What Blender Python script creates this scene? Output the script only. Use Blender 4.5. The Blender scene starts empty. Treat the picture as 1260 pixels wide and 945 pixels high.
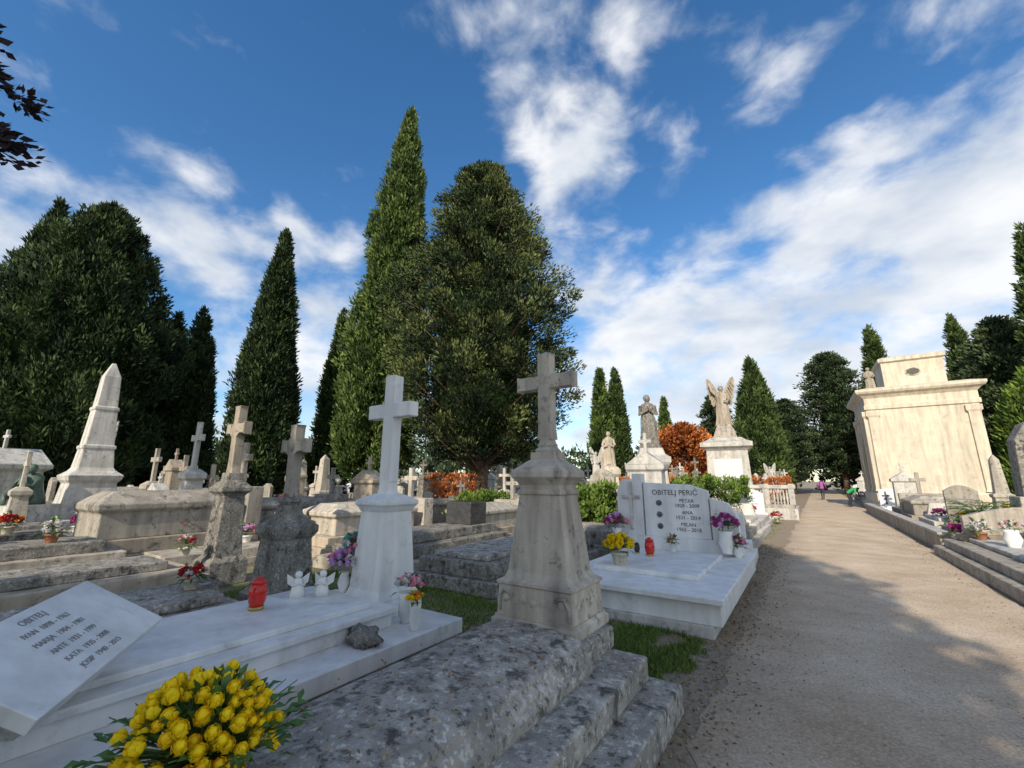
import bpy, math, random
import numpy as np
from mathutils import Vector, Matrix, noise
random.seed(7); rng=np.random.default_rng(7)
sc=bpy.context.scene
AZ=math.radians(34); RX,RY=math.cos(AZ),-math.sin(AZ); DX,DY=math.sin(AZ),math.cos(AZ)
def W(r,d): return (r*RX+d*DX, r*RY+d*DY)
sc.view_settings.view_transform='Standard'; sc.view_settings.look='None'; sc.view_settings.exposure=0
# ------------------------------------------------------------------ camera
cam=bpy.data.objects.new('camera',bpy.data.cameras.new('camera'));sc.collection.objects.link(cam)
cam.location=(0,0,1.6);cam.rotation_euler=(math.radians(90+12.7),0,0);cam.data.lens=15
cam.data.clip_end=2000;cam.data.clip_start=.05;sc.camera=cam
# ------------------------------------------------------------------ sun
SAZ=math.radians(205);SEL=math.radians(31)
sd=Vector((math.sin(SAZ)*math.cos(SEL),math.cos(SAZ)*math.cos(SEL),math.sin(SEL)))
sl=bpy.data.lights.new('sun','SUN');sl.energy=5.0;sl.angle=math.radians(.6);sl.color=(1,.89,.72)
so=bpy.data.objects.new('sun',sl);sc.collection.objects.link(so)
so.rotation_euler=sd.to_track_quat('Z','Y').to_euler();so.location=(-20,-40,40)
# ------------------------------------------------------------------ world
w=bpy.data.worlds.new('World');sc.world=w;w.use_nodes=True
N=w.node_tree.nodes;L=w.node_tree.links;N.clear()
def nd(t,**k):
    n=N.new(t)
    for a,b in k.items(): setattr(n,a,b)
    return n
def math_(op,a,b=None,c=None,clamp=False):
    n=nd('ShaderNodeMath',operation=op,use_clamp=clamp)
    for i,x in enumerate((a,b,c)):
        if x is None: continue
        if isinstance(x,(int,float)): n.inputs[i].default_value=x
        else: L.new(x,n.inputs[i])
    return n.outputs[0]
tc=nd('ShaderNodeTexCoord');sep=nd('ShaderNodeSeparateXYZ');L.new(tc.outputs['Generated'],sep.inputs[0])
az=math_('ARCTAN2',sep.outputs[0],sep.outputs[1]);el=math_('ARCSINE',sep.outputs[2])
cmb=nd('ShaderNodeCombineXYZ');L.new(az,cmb.inputs[0]);L.new(el,cmb.inputs[1])
wn=nd('ShaderNodeTexNoise');wn.inputs['Scale'].default_value=6;wn.inputs['Detail'].default_value=2
L.new(tc.outputs['Generated'],wn.inputs['Vector'])
ws=nd('ShaderNodeVectorMath',operation='SUBTRACT');L.new(wn.outputs['Color'],ws.inputs[0]);ws.inputs[1].default_value=(.5,.5,.5)
wsc=nd('ShaderNodeVectorMath',operation='SCALE');L.new(ws.outputs[0],wsc.inputs[0]);wsc.inputs['Scale'].default_value=.15
wa=nd('ShaderNodeVectorMath',operation='ADD');L.new(cmb.outputs[0],wa.inputs[0]);L.new(wsc.outputs[0],wa.inputs[1])
flat=nd('ShaderNodeVectorMath',operation='MULTIPLY');L.new(wa.outputs[0],flat.inputs[0]);flat.inputs[1].default_value=(1,1,0)
blobs=[(10,41.5,6.5,6.5,1.1),(3,52,9,5,.5),(19,50,6,4,.45),(23,40,3.5,3.5,.6),(-41,31.5,5,2.5,.6),(-38.5,25,6.5,4.5,.9),(-25,26.5,5,4.5,.85),(-30,29.5,5,2,.55),
(-54,20,6,6,.95),(-28,16,8,6,.9),(13,24,9,6,.75),(20,17,13,8,1.0),(31,19,12,8,1.0),(42,26,11,7,1.1),(50,21,13,10,1.3),(34,10,26,8,1.1),(45,32,8,3,.9),(58,28,8,8,1.0),
(40,42,6,3,.4),(56,37,9,4,.5),(120,30,50,24,1.1),(175,40,50,28,1.1),(-120,32,45,26,1.1),(-10,4,90,6,.6)]  # wide blobs behind the camera: unseen clouds added to brighten the shaded foreground
dens=None
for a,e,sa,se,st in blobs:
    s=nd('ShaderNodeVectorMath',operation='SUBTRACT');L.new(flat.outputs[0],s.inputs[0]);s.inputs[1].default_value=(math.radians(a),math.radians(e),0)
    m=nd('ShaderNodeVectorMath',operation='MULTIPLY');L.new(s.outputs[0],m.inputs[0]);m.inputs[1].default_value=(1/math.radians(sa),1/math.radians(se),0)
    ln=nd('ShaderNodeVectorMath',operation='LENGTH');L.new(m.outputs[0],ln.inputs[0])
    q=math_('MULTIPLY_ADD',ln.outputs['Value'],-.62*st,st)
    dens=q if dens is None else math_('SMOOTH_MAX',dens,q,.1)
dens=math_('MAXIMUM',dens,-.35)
def wnoise(scale,detail,rough,vec=(1,1,1.6),dist=0):
    mp=nd('ShaderNodeMapping');mp.inputs['Scale'].default_value=vec;L.new(tc.outputs['Generated'],mp.inputs[0])
    n=nd('ShaderNodeTexNoise');n.inputs['Scale'].default_value=scale;n.inputs['Detail'].default_value=detail;n.inputs['Roughness'].default_value=rough
    n.inputs['Distortion'].default_value=dist
    L.new(mp.outputs[0],n.inputs['Vector']);return n.outputs['Fac']
n1=wnoise(8,7,.55,(1,1,1.6),.2)
d1=math_('MULTIPLY_ADD',n1,2.0,-1.05);d4=math_('ADD',dens,d1)
mr=nd('ShaderNodeMapRange',interpolation_type='SMOOTHSTEP');L.new(d4,mr.inputs[0]);mr.inputs[1].default_value=.0;mr.inputs[2].default_value=.85
mr.inputs[3].default_value=0;mr.inputs[4].default_value=.95
sky=nd('ShaderNodeTexSky',sky_type='NISHITA');sky.sun_disc=False;sky.sun_elevation=SEL;sky.sun_rotation=SAZ;sky.altitude=50;sky.air_density=1.0;sky.dust_density=.4;sky.ozone_density=2.5
hs=nd('ShaderNodeHueSaturation');hs.inputs['Saturation'].default_value=1.25;hs.inputs['Value'].default_value=1.22;L.new(sky.outputs[0],hs.inputs['Color'])
n3=wnoise(4.5,4,.55,(1,1,2.2))
cr=nd('ShaderNodeMapRange');L.new(n3,cr.inputs[0]);cr.inputs[1].default_value=.36;cr.inputs[2].default_value=.62
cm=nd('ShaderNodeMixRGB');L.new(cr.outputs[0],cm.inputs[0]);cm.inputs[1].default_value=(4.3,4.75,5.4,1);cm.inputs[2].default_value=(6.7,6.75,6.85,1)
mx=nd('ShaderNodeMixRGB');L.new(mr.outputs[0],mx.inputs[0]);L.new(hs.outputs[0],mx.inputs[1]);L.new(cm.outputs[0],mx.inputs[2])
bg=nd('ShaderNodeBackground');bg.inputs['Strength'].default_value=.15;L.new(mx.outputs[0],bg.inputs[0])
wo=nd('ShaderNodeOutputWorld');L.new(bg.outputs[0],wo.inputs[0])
# ------------------------------------------------------------------ materials
def newmat(name):
    m=bpy.data.materials.new(name);m.use_nodes=True
    t=m.node_tree;b=t.nodes['Principled BSDF'];return m,t,b
def tn(t,typ,vec=None,**k):
    n=t.nodes.new(typ)
    for a,b in k.items():
        if a in n.inputs: n.inputs[a].default_value=b
    if vec is not None: t.links.new(vec,n.inputs['Vector'])
    return n
def ramp(t,fac,stops):
    r=t.nodes.new('ShaderNodeValToRGB');e=r.color_ramp.elements
    while len(e)<len(stops): e.new(.5)
    for i,(p,c) in enumerate(stops):
        e[i].position=p;e[i].color=(*c,1) if len(c)==3 else c
    t.links.new(fac,r.inputs[0]);return r.outputs[0]
def mixc(t,fac,a,b,bt='MIX'):
    m=t.nodes.new('ShaderNodeMixRGB');m.blend_type=bt
    for i,x in enumerate((fac,a,b)):
        if isinstance(x,(int,float)): m.inputs[i].default_value=x
        elif isinstance(x,tuple): m.inputs[i].default_value=(*x,1)
        else: t.links.new(x,m.inputs[i])
    return m.outputs[0]
def tmath(t,op,a,b=None,c=None):
    n=t.nodes.new('ShaderNodeMath');n.operation=op
    for i,x in enumerate((a,b,c)):
        if x is None: continue
        if isinstance(x,(int,float)): n.inputs[i].default_value=x
        else: t.links.new(x,n.inputs[i])
    return n.outputs[0]
def objvec(t,scale=(1,1,1)):
    c=t.nodes.new('ShaderNodeTexCoord');oi=t.nodes.new('ShaderNodeObjectInfo')
    s=t.nodes.new('ShaderNodeMath');s.operation='MULTIPLY';s.inputs[1].default_value=61;t.links.new(oi.outputs['Random'],s.inputs[0])
    a=t.nodes.new('ShaderNodeVectorMath');a.operation='ADD';t.links.new(c.outputs['Object'],a.inputs[0]);t.links.new(s.outputs[0],a.inputs[1])
    m=t.nodes.new('ShaderNodeMapping');m.inputs['Scale'].default_value=scale;t.links.new(a.outputs[0],m.inputs[0])
    return m.outputs[0],oi.outputs['Random']
def bump(t,b,h,strength=.4,dist=.02):
    n=t.nodes.new('ShaderNodeBump');n.inputs['Strength'].default_value=strength;n.inputs['Distance'].default_value=dist
    t.links.new(h,n.inputs['Height']);t.links.new(n.outputs[0],b.inputs['Normal'])
def stone(name,c1,c2,lichen=(.05,.05,.045),lo=.55,hi=.68,grime=.5,rough=.88,bs=.5,ls=9,pale=None,var=.25,lamt=1.0):
    m,t,b=newmat(name);v,rnd=objvec(t);v2,_=objvec(t,(5,5,.55))
    a=tn(t,'ShaderNodeTexNoise',v,Scale=2.2,Detail=4.0,Roughness=.62)
    col=ramp(t,a.outputs['Fac'],[(.3,c1),(.7,c2)])
    l=tn(t,'ShaderNodeTexNoise',v,Scale=float(ls),Detail=6.0,Roughness=.72,Distortion=.3)
    if pale:
        pf=ramp(t,l.outputs['Fac'],[(.30,(1,1,1)),(.42,(0,0,0))]);col=mixc(t,pf,col,pale)
        p=tn(t,'ShaderNodeTexNoise',v,Scale=ls*3.1,Detail=3.0,Roughness=.7)
        pf=ramp(t,p.outputs['Fac'],[(.56,(0,0,0)),(.63,(1,1,1))]);col=mixc(t,pf,col,pale)
        pf=ramp(t,p.outputs['Fac'],[(.34,(.8,.8,.8)),(.41,(0,0,0))]);col=mixc(t,pf,col,lichen)
    ad=t.nodes.new('ShaderNodeMath');ad.operation='MULTIPLY_ADD';ad.inputs[1].default_value=.35;t.links.new(a.outputs['Fac'],ad.inputs[0]);t.links.new(l.outputs['Fac'],ad.inputs[2])
    lf=ramp(t,ad.outputs[0],[(lo+.17,(0,0,0)),(hi+.17,(lamt,lamt,lamt))])
    col=mixc(t,lf,col,lichen)
    g=tn(t,'ShaderNodeTexNoise',v2,Scale=1.0,Detail=3.0,Roughness=.6)
    gf=ramp(t,g.outputs['Fac'],[(.38,(1,1,1)),(.72,(1-grime,1-grime,1-grime*.97))])
    col=mixc(t,1.0,col,gf,'MULTIPLY')
    hv=t.nodes.new('ShaderNodeMapRange');hv.inputs[3].default_value=1-var;hv.inputs[4].default_value=1+var*.4;t.links.new(rnd,hv.inputs[0])
    cc=t.nodes.new('ShaderNodeCombineXYZ')
    for i in range(3): t.links.new(hv.outputs[0],cc.inputs[i])
    col=mixc(t,1.0,col,cc.outputs[0],'MULTIPLY')
    t.links.new(col,b.inputs['Base Color']);b.inputs['Roughness'].default_value=rough
    f=tn(t,'ShaderNodeTexNoise',v,Scale=30.0,Detail=4.0,Roughness=.75)
    bump(t,b,f.outputs['Fac'],bs,.012)
    return m
M={}
M['lichen']=stone('lichen_limestone',(.29,.265,.225),(.49,.455,.4),(.06,.058,.048),.53,.63,.4,bs=1.,ls=7,pale=(.64,.61,.56),lamt=.85,var=.05)
M['oldgrey']=stone('old_grey_stone',(.2,.185,.155),(.38,.355,.31),(.06,.06,.05),.52,.65,.5,bs=.9,ls=10,pale=(.5,.47,.42))
M['cream']=stone('cream_limestone',(.46,.40,.33),(.63,.57,.48),(.17,.15,.13),.55,.74,.55,bs=.5,ls=12,var=.05)
M['beige']=stone('beige_limestone',(.43,.38,.31),(.58,.53,.45),(.12,.11,.09),.55,.7,.5,bs=.5)
M['warm']=stone('warm_stone',(.4,.33,.25),(.54,.47,.37),(.11,.1,.08),.56,.72,.45)
M['white']=stone('white_marble',(.72,.72,.71),(.82,.82,.81),(.46,.45,.43),.58,.86,.25,rough=.42,bs=.12,ls=5,var=.05)
M['offwhite']=stone('weathered_marble',(.53,.51,.46),(.69,.66,.61),(.22,.21,.18),.55,.72,.45,rough=.7,bs=.3,var=.22)
M['dark']=stone('dark_granite',(.05,.05,.052),(.09,.09,.095),(.03,.03,.03),.6,.7,.2,rough=.3,bs=.1)
M['plaster']=stone('cream_plaster',(.6,.52,.4),(.7,.63,.5),(.40,.34,.26),.57,.8,.35,bs=.25,ls=3,var=0)
M['bronze']=stone('green_bronze',(.07,.12,.09),(.13,.2,.15),(.02,.03,.025),.5,.7,.3,rough=.5)
def plain(name,c,rough=.6,c2=None,scale=20,spec=.5,emit=None,trans=0):
    m,t,b=newmat(name);v,_=objvec(t)
    n=tn(t,'ShaderNodeTexNoise',v,Scale=float(scale),Detail=2.0)
    c2=c2 or tuple(x*.7 for x in c)
    t.links.new(ramp(t,n.outputs['Fac'],[(.35,c2),(.65,c)]),b.inputs['Base Color']);b.inputs['Roughness'].default_value=rough
    b.inputs['Specular IOR Level'].default_value=spec
    return m
M['red']=plain('red_glass',(.65,.03,.02),.15);M['gold']=plain('brass_lid',(.5,.35,.1),.35);M['cap']=plain('dark_cap',(.03,.03,.03),.4)
M['yellow']=plain('yellow_petals',(.9,.68,.015),.65,(.86,.6,.008),30,spec=.2)
M['yellow2']=plain('yellow_petals_deep',(.87,.55,.008),.65,(.9,.64,.01),30,spec=.2)
M['pink']=plain('pink_petals',(.85,.3,.4),.6,(.8,.42,.5),30)
M['lilac']=plain('lilac_petals',(.6,.32,.72),.6,(.7,.45,.72),30)
M['purple']=plain('magenta_petals',(.5,.05,.3),.6);M['orange']=plain('orange_petals',(.85,.32,.05),.6);M['wflower']=plain('white_petals',(.8,.78,.76),.6);M['redf']=plain('red_petals',(.65,.03,.04),.6)
M['green']=plain('plant_leaves',(.09,.19,.035),.5,(.045,.1,.022),15);M['teal']=plain('teal_wrap',(.15,.55,.48),.4)
M['pot']=plain('cream_pot',(.65,.6,.47),.5);M['terracotta']=plain('terracotta_pot',(.4,.17,.09),.8);M['porcelain']=plain('white_porcelain',(.78,.78,.76),.25,(.74,.74,.72))
M['ink']=plain('engraved_letters',(.07,.07,.07),.6);M['bark']=plain('bark',(.15,.095,.065),.95,(.06,.038,.025),6)
M['inkgrey']=plain('worn_engraved_letters',(.3,.3,.31),.6)
M['photo']=plain('portrait_enamel',(.1,.1,.11),.2);M['skin']=plain('skin',(.5,.3,.22),.6);M['cloth1']=plain('purple_jacket',(.4,.12,.38),.8);M['cloth2']=plain('dark_trousers',(.03,.03,.05),.8);M['cloth3']=plain('green_jacket',(.05,.4,.14),.8);M['hair']=plain('dark_hair',(.04,.025,.015),.7)
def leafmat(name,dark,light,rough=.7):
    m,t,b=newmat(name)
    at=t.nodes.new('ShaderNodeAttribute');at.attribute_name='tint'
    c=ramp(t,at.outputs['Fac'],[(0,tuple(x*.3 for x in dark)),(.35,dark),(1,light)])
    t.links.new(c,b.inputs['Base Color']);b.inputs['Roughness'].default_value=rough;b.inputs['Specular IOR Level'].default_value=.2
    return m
M['cyp']=leafmat('cypress_foliage',(.033,.06,.018),(.125,.175,.048))
M['cypd']=leafmat('dark_cypress_foliage',(.021,.04,.015),(.08,.118,.038))
M['cypl']=leafmat('light_cypress_foliage',(.05,.088,.022),(.18,.24,.06))
M['conf']=leafmat('conifer_foliage',(.028,.05,.022),(.185,.215,.068))
M['blue']=leafmat('bluegreen_foliage',(.036,.06,.03),(.125,.165,.07))
M['autumn']=leafmat('autumn_foliage',(.28,.08,.025),(.65,.22,.05))
M['hedge']=leafmat('hedge_leaves',(.06,.11,.018),(.2,.29,.05))
M['plum']=leafmat('plum_leaves',(.02,.016,.02),(.055,.04,.048))
M['grass']=leafmat('grass_blades',(.065,.12,.02),(.22,.31,.06))
M['litter']=leafmat('leaf_litter',(.14,.085,.04),(.4,.28,.15))
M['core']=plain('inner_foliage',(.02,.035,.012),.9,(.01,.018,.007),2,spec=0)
def roff(t,c,amt):
    s=t.nodes.new('ShaderNodeSeparateXYZ');t.links.new(c,s.inputs[0])
    r=tmath(t,'MULTIPLY_ADD',s.outputs[0],RX,tmath(t,'MULTIPLY',s.outputs[1],RY))
    n=tn(t,'ShaderNodeTexNoise',c,Scale=1.6,Detail=5.0,Roughness=.65)
    return tmath(t,'MULTIPLY_ADD',n.outputs['Fac'],amt,tmath(t,'SUBTRACT',r,amt*.5))
def groundmat():
    m,t,b=newmat('ground_soil_grass');c=t.nodes.new('ShaderNodeTexCoord').outputs['Object']
    a=tn(t,'ShaderNodeTexNoise',c,Scale=.55,Detail=4.0,Roughness=.65);f=tn(t,'ShaderNodeTexNoise',c,Scale=25.0,Detail=5.0,Roughness=.75)
    soil=ramp(t,f.outputs['Fac'],[(.3,(.15,.115,.075)),(.7,(.42,.34,.25))])
    gr=ramp(t,f.outputs['Fac'],[(.3,(.045,.07,.015)),(.7,(.14,.19,.045))])
    fac=ramp(t,a.outputs['Fac'],[(.42,(0,0,0)),(.56,(1,1,1))])
    r=roff(t,c,1.3);verge=t.nodes.new('ShaderNodeMapRange');t.links.new(r,verge.inputs[0]);verge.inputs[1].default_value=-1.6;verge.inputs[2].default_value=-.95
    col=mixc(t,fac,soil,gr);col=mixc(t,verge.outputs[0],col,soil)
    t.links.new(col,b.inputs['Base Color']);b.inputs['Roughness'].default_value=.95
    bump(t,b,f.outputs['Fac'],.8,.03);return m
def pathmat():
    m,t,b=newmat('sandy_gravel');c=t.nodes.new('ShaderNodeTexCoord').outputs['Object']
    a=tn(t,'ShaderNodeTexNoise',c,Scale=1.1,Detail=6.0,Roughness=.68);f=tn(t,'ShaderNodeTexNoise',c,Scale=34.0,Detail=6.0,Roughness=.85)
    vo=tn(t,'ShaderNodeTexVoronoi',c,Scale=48.0)
    c1=ramp(t,a.outputs['Fac'],[(.28,(.46,.345,.235)),(.48,(.60,.475,.345)),(.58,(.66,.54,.405)),(.75,(.74,.635,.5))])
    c2=ramp(t,f.outputs['Fac'],[(.32,(.6,.57,.53)),(.48,(.95,.95,.95)),(.56,(1.02,1.02,1.02)),(.7,(1.22,1.2,1.18))])
    c3=mixc(t,1.0,c1,c2,'MULTIPLY')
    pb=ramp(t,vo.outputs['Distance'],[(.08,(1.15,1.15,1.15)),(.3,(1,1,1)),(.6,(.85,.83,.81))])
    c3=mixc(t,1.0,c3,pb,'MULTIPLY')
    r=roff(t,c,1.1);e=t.nodes.new('ShaderNodeMapRange');t.links.new(r,e.inputs[0]);e.inputs[1].default_value=-.95;e.inputs[2].default_value=-.1;e.inputs[3].default_value=.9;e.inputs[4].default_value=0
    soil=ramp(t,f.outputs['Fac'],[(.35,(.15,.11,.07)),(.65,(.42,.33,.235))])
    t.links.new(mixc(t,e.outputs[0],c3,soil),b.inputs['Base Color']);b.inputs['Roughness'].default_value=.95
    bump(t,b,f.outputs['Fac'],.7,.018);return m
M['ground']=groundmat();M['path']=pathmat()
# ------------------------------------------------------------------ mesh builder
class B:
    def __init__(s): s.v=[];s.f=[];s.m=[];s.sm=[];s.mats=[]
    def add(s,vs,fs,mat,sm=False):
        if mat not in s.mats: s.mats.append(mat)
        k=s.mats.index(mat);o=len(s.v);s.v.extend([tuple(x) for x in vs])
        for f in fs: s.f.append(tuple(i+o for i in f));s.m.append(k);s.sm.append(sm)
    def loft(s,cx,cy,prof,mat,rz=0):
        vs=[];fs=[];c,sn=math.cos(rz),math.sin(rz)
        for p in prof:
            hw,hd,z=p[:3]
            for x,y in ((-hw,-hd),(hw,-hd),(hw,hd),(-hw,hd)):
                vs.append((cx+x*c-y*sn,cy+x*sn+y*c,z))
        n=len(prof)
        for i in range(n-1):
            for j in range(4):
                a=i*4+j;b=i*4+(j+1)%4;fs.append((a,b,b+4,a+4))
        fs.append((3,2,1,0));fs.append(tuple(range((n-1)*4,n*4)));s.add(vs,fs,mat)
    def box(s,cx,cy,z0,w,d,h,mat,rz=0): s.loft(cx,cy,[(w/2,d/2,z0),(w/2,d/2,z0+h)],mat,rz)
    def lathe(s,cx,cy,prof,mat,n=16,sx=1,sy=1,fold=0,nf=7,sm=True,z0=0):
        vs=[];fs=[]
        for i,(r,z) in enumerate(prof):
            for j in range(n):
                a=2*math.pi*j/n;k=1+fold*math.sin(a*nf+z*3)*(1 if i<len(prof)*.7 else .2)
                vs.append((cx+r*k*math.cos(a)*sx,cy+r*k*math.sin(a)*sy,z+z0))
        for i in range(len(prof)-1):
            for j in range(n):
                a=i*n+j;b=i*n+(j+1)%n;fs.append((a,b,b+n,a+n))
        fs.append(tuple(range(n-1,-1,-1)));fs.append(tuple(range((len(prof)-1)*n,len(prof)*n)));s.add(vs,fs,mat,sm)
    def tube(s,pts,rads,mat,n=8,cap=True):
        vs=[];fs=[];P=[Vector(p) for p in pts]
        for i,p in enumerate(P):
            d=(P[min(i+1,len(P)-1)]-P[max(i-1,0)]).normalized()
            u=d.cross(Vector((0.13,.21,1)) if abs(d.z)<.9 else Vector((1,.1,0))).normalized();v=d.cross(u)
            for j in range(n):
                a=2*math.pi*j/n;vs.append(p+(u*math.cos(a)+v*math.sin(a))*rads[i])
        for i in range(len(P)-1):
            for j in range(n):
                a=i*n+j;b=i*n+(j+1)%n;fs.append((a,b,b+n,a+n))
        fs.append(tuple(range(n-1,-1,-1)));fs.append(tuple(range((len(P)-1)*n,len(P)*n)));s.add(vs,fs,mat,True)
    def pext(s,pts,y0,y1,mat,z0=0,cx=0):
        n=len(pts);vs=[(x+cx,y0,z+z0) for x,z in pts]+[(x+cx,y1,z+z0) for x,z in pts]
        fs=[(i,(i+1)%n,(i+1)%n+n,i+n) for i in range(n)]
        s.add(vs,[tuple(reversed(f)) for f in fs]+[tuple(reversed(range(n)))[::-1],tuple(range(n,2*n))[::-1]],mat)
    def ball(s,c,r,mat,n=10,jit=0,sx=1,sy=1,sz=1):
        vs=[];fs=[];h=max(5,n//2+1)
        for i in range(h+1):
            t=math.pi*i/h
            for j in range(n):
                a=2*math.pi*j/n;k=r*(1+jit*(noise.noise(Vector((math.cos(a)*math.sin(t)*2+c[0]*9,math.sin(a)*math.sin(t)*2+c[1]*9,math.cos(t)*2+c[2]*5)))))
                vs.append((c[0]+k*math.sin(t)*math.cos(a)*sx,c[1]+k*math.sin(t)*math.sin(a)*sy,c[2]-k*math.cos(t)*sz))
        for i in range(h):
            for j in range(n):
                a=i*n+j;b=i*n+(j+1)%n;fs.append((a,b,b+n,a+n))
        s.add(vs,fs,mat,True)
    def cross(s,cx,cy,z0,h,span,wd,th,mat,flare=.0,armz=.68):
        a=wd/2;S=span/2;az_=h*armz;fl=flare
        pts=[(-a-fl,0),(a+fl,0),(a,h*.12),(a,az_-a),(S-fl,az_-a),(S,az_-a-fl),(S,az_+a+fl),(S-fl,az_+a),(a,az_+a),(a,h-fl),(a+fl,h),(-a-fl,h),(-a,h-fl),(-a,az_+a),(-S+fl,az_+a),(-S,az_+a+fl),(-S,az_-a-fl),(-S+fl,az_-a),(-a,az_-a),(-a,h*.12)]
        if fl==0:
            pts=[(-a,0),(a,0),(a,az_-a),(S,az_-a),(S,az_+a),(a,az_+a),(a,h),(-a,h),(-a,az_+a),(-S,az_+a),(-S,az_-a),(-a,az_-a)]
        s.pext(pts,cy-th/2,cy+th/2,mat,z0,cx)
    def mesh(s,name):
        me=bpy.data.meshes.new(name);me.from_pydata(s.v,[],s.f)
        for m in s.mats: me.materials.append(M[m])
        me.polygons.foreach_set('material_index',s.m);me.polygons.foreach_set('use_smooth',s.sm);me.update();return me
    def make(s,name,loc=(0,0,0),rz=0,bevel=0,rough=0,lv=4,seg=2):
        return inst(s.mesh(name),name,loc,rz,bevel,rough,lv,seg)
dtex=bpy.data.textures.new('stone_wear','CLOUDS');dtex.noise_scale=.12;dtex.noise_depth=3
def inst(me,name,loc=(0,0,0),rz=0,bevel=0,rough=0,lv=4,seg=2,scale=None):
    o=bpy.data.objects.new(name,me);sc.collection.objects.link(o);o.location=loc;o.rotation_euler=(0,0,rz)
    if scale: o.scale=scale
    if bevel:
        b=o.modifiers.new('bevel','BEVEL');b.width=bevel;b.segments=seg;b.limit_method='ANGLE';b.angle_limit=math.radians(40)
    if rough:
        s=o.modifiers.new('sub','SUBSURF');s.subdivision_type='SIMPLE';s.levels=lv;s.render_levels=lv
        d=o.modifiers.new('wear','DISPLACE');d.texture=dtex;d.strength=rough;d.mid_level=.5;d.texture_coords='LOCAL'
    return o
def place(b,name,r,d,z=0,rot=0,**k):
    x,y=W(r,d);return b.make(name,(x,y,z),-AZ+rot,**k)
def child(o,p):
    o.parent=p;return o
def text(parent,name,body,size,loc,rot=(math.pi/2,0,0),mat='ink',ext=.0015):
    c=bpy.data.curves.new(name,'FONT');c.body=body;c.size=size;c.extrude=ext;c.align_x='CENTER';c.align_y='CENTER'
    c.materials.append(M[mat]);o=bpy.data.objects.new(name,c);sc.collection.objects.link(o);o.parent=parent;o.location=loc;o.rotation_euler=rot;return o
# ------------------------------------------------------------------ foliage
def leafmesh(P,Dr,Ln,Wd,tint,extra=None):
    n=len(P);rnd=rng.normal(size=(n,3));bb=np.cross(Dr,rnd);bb/=np.linalg.norm(bb,axis=1,keepdims=True)+1e-9
    Ln=np.broadcast_to(np.asarray(Ln),(n,))[:,None];Wd=np.broadcast_to(np.asarray(Wd),(n,))[:,None]
    V=np.empty((n,4,3));V[:,0]=P;V[:,1]=P+Dr*Ln*.45+bb*Wd;V[:,2]=P+Dr*Ln;V[:,3]=P+Dr*Ln*.45-bb*Wd
    return V.reshape(-1,3),np.repeat(tint,4)
def npmesh(name,V,T,mat,xb=None):
    n=len(V)//4;xv=np.array(xb.v).reshape(-1,3) if xb else np.zeros((0,3))
    me=bpy.data.meshes.new(name);allv=np.vstack([V,xv]);me.vertices.add(len(allv));me.vertices.foreach_set('co',allv.astype(np.float32).ravel())
    xf=xb.f if xb else []
    loops=np.arange(4*n).tolist();starts=(np.arange(n)*4).tolist();tot=[4]*n;mi=[0]*n
    for f,k in zip(xf,xb.m if xb else []):
        starts.append(len(loops));tot.append(len(f));loops.extend([i+4*n for i in f]);mi.append(k+1)
    me.loops.add(len(loops));me.polygons.add(len(starts))
    me.loops.foreach_set('vertex_index',loops);me.polygons.foreach_set('loop_start',starts);me.polygons.foreach_set('loop_total',tot)
    me.materials.append(M[mat])
    if xb:
        for m in xb.mats: me.materials.append(M[m])
    me.polygons.foreach_set('material_index',mi);me.polygons.foreach_set('use_smooth',[False]*n+[True]*len(xf))
    at=me.attributes.new('tint','FLOAT','POINT');at.data.foreach_set('value',np.concatenate([T,np.zeros(len(xv))]).astype(np.float32))
    me.update(calc_edges=True);me.validate();return me
def tufts(C,S,A,T,m,ll,lw,spread=.8,up=0.):
    n=len(C);off=rng.normal(size=(n,m,3));off/=np.linalg.norm(off,axis=2,keepdims=True);rad=rng.random((n,m,1))**.45;off*=rad
    ax=A[:,None,:];P=C[:,None,:]+off*S[:,None,:]
    Dr=ax+off*spread+rng.normal(size=(n,m,3))*.35;Dr[...,2]+=up;Dr/=np.linalg.norm(Dr,axis=2,keepdims=True)
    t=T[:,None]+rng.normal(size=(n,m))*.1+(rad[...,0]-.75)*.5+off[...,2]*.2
    ln=ll*(.6+.8*rng.random((n*m)));return leafmesh(P.reshape(-1,3),Dr.reshape(-1,3),ln,lw*(.6+.8*rng.random(n*m)),np.clip(t.ravel(),0,1))
def nz(x,y,z): return noise.noise(Vector((x,y,z)))
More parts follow.
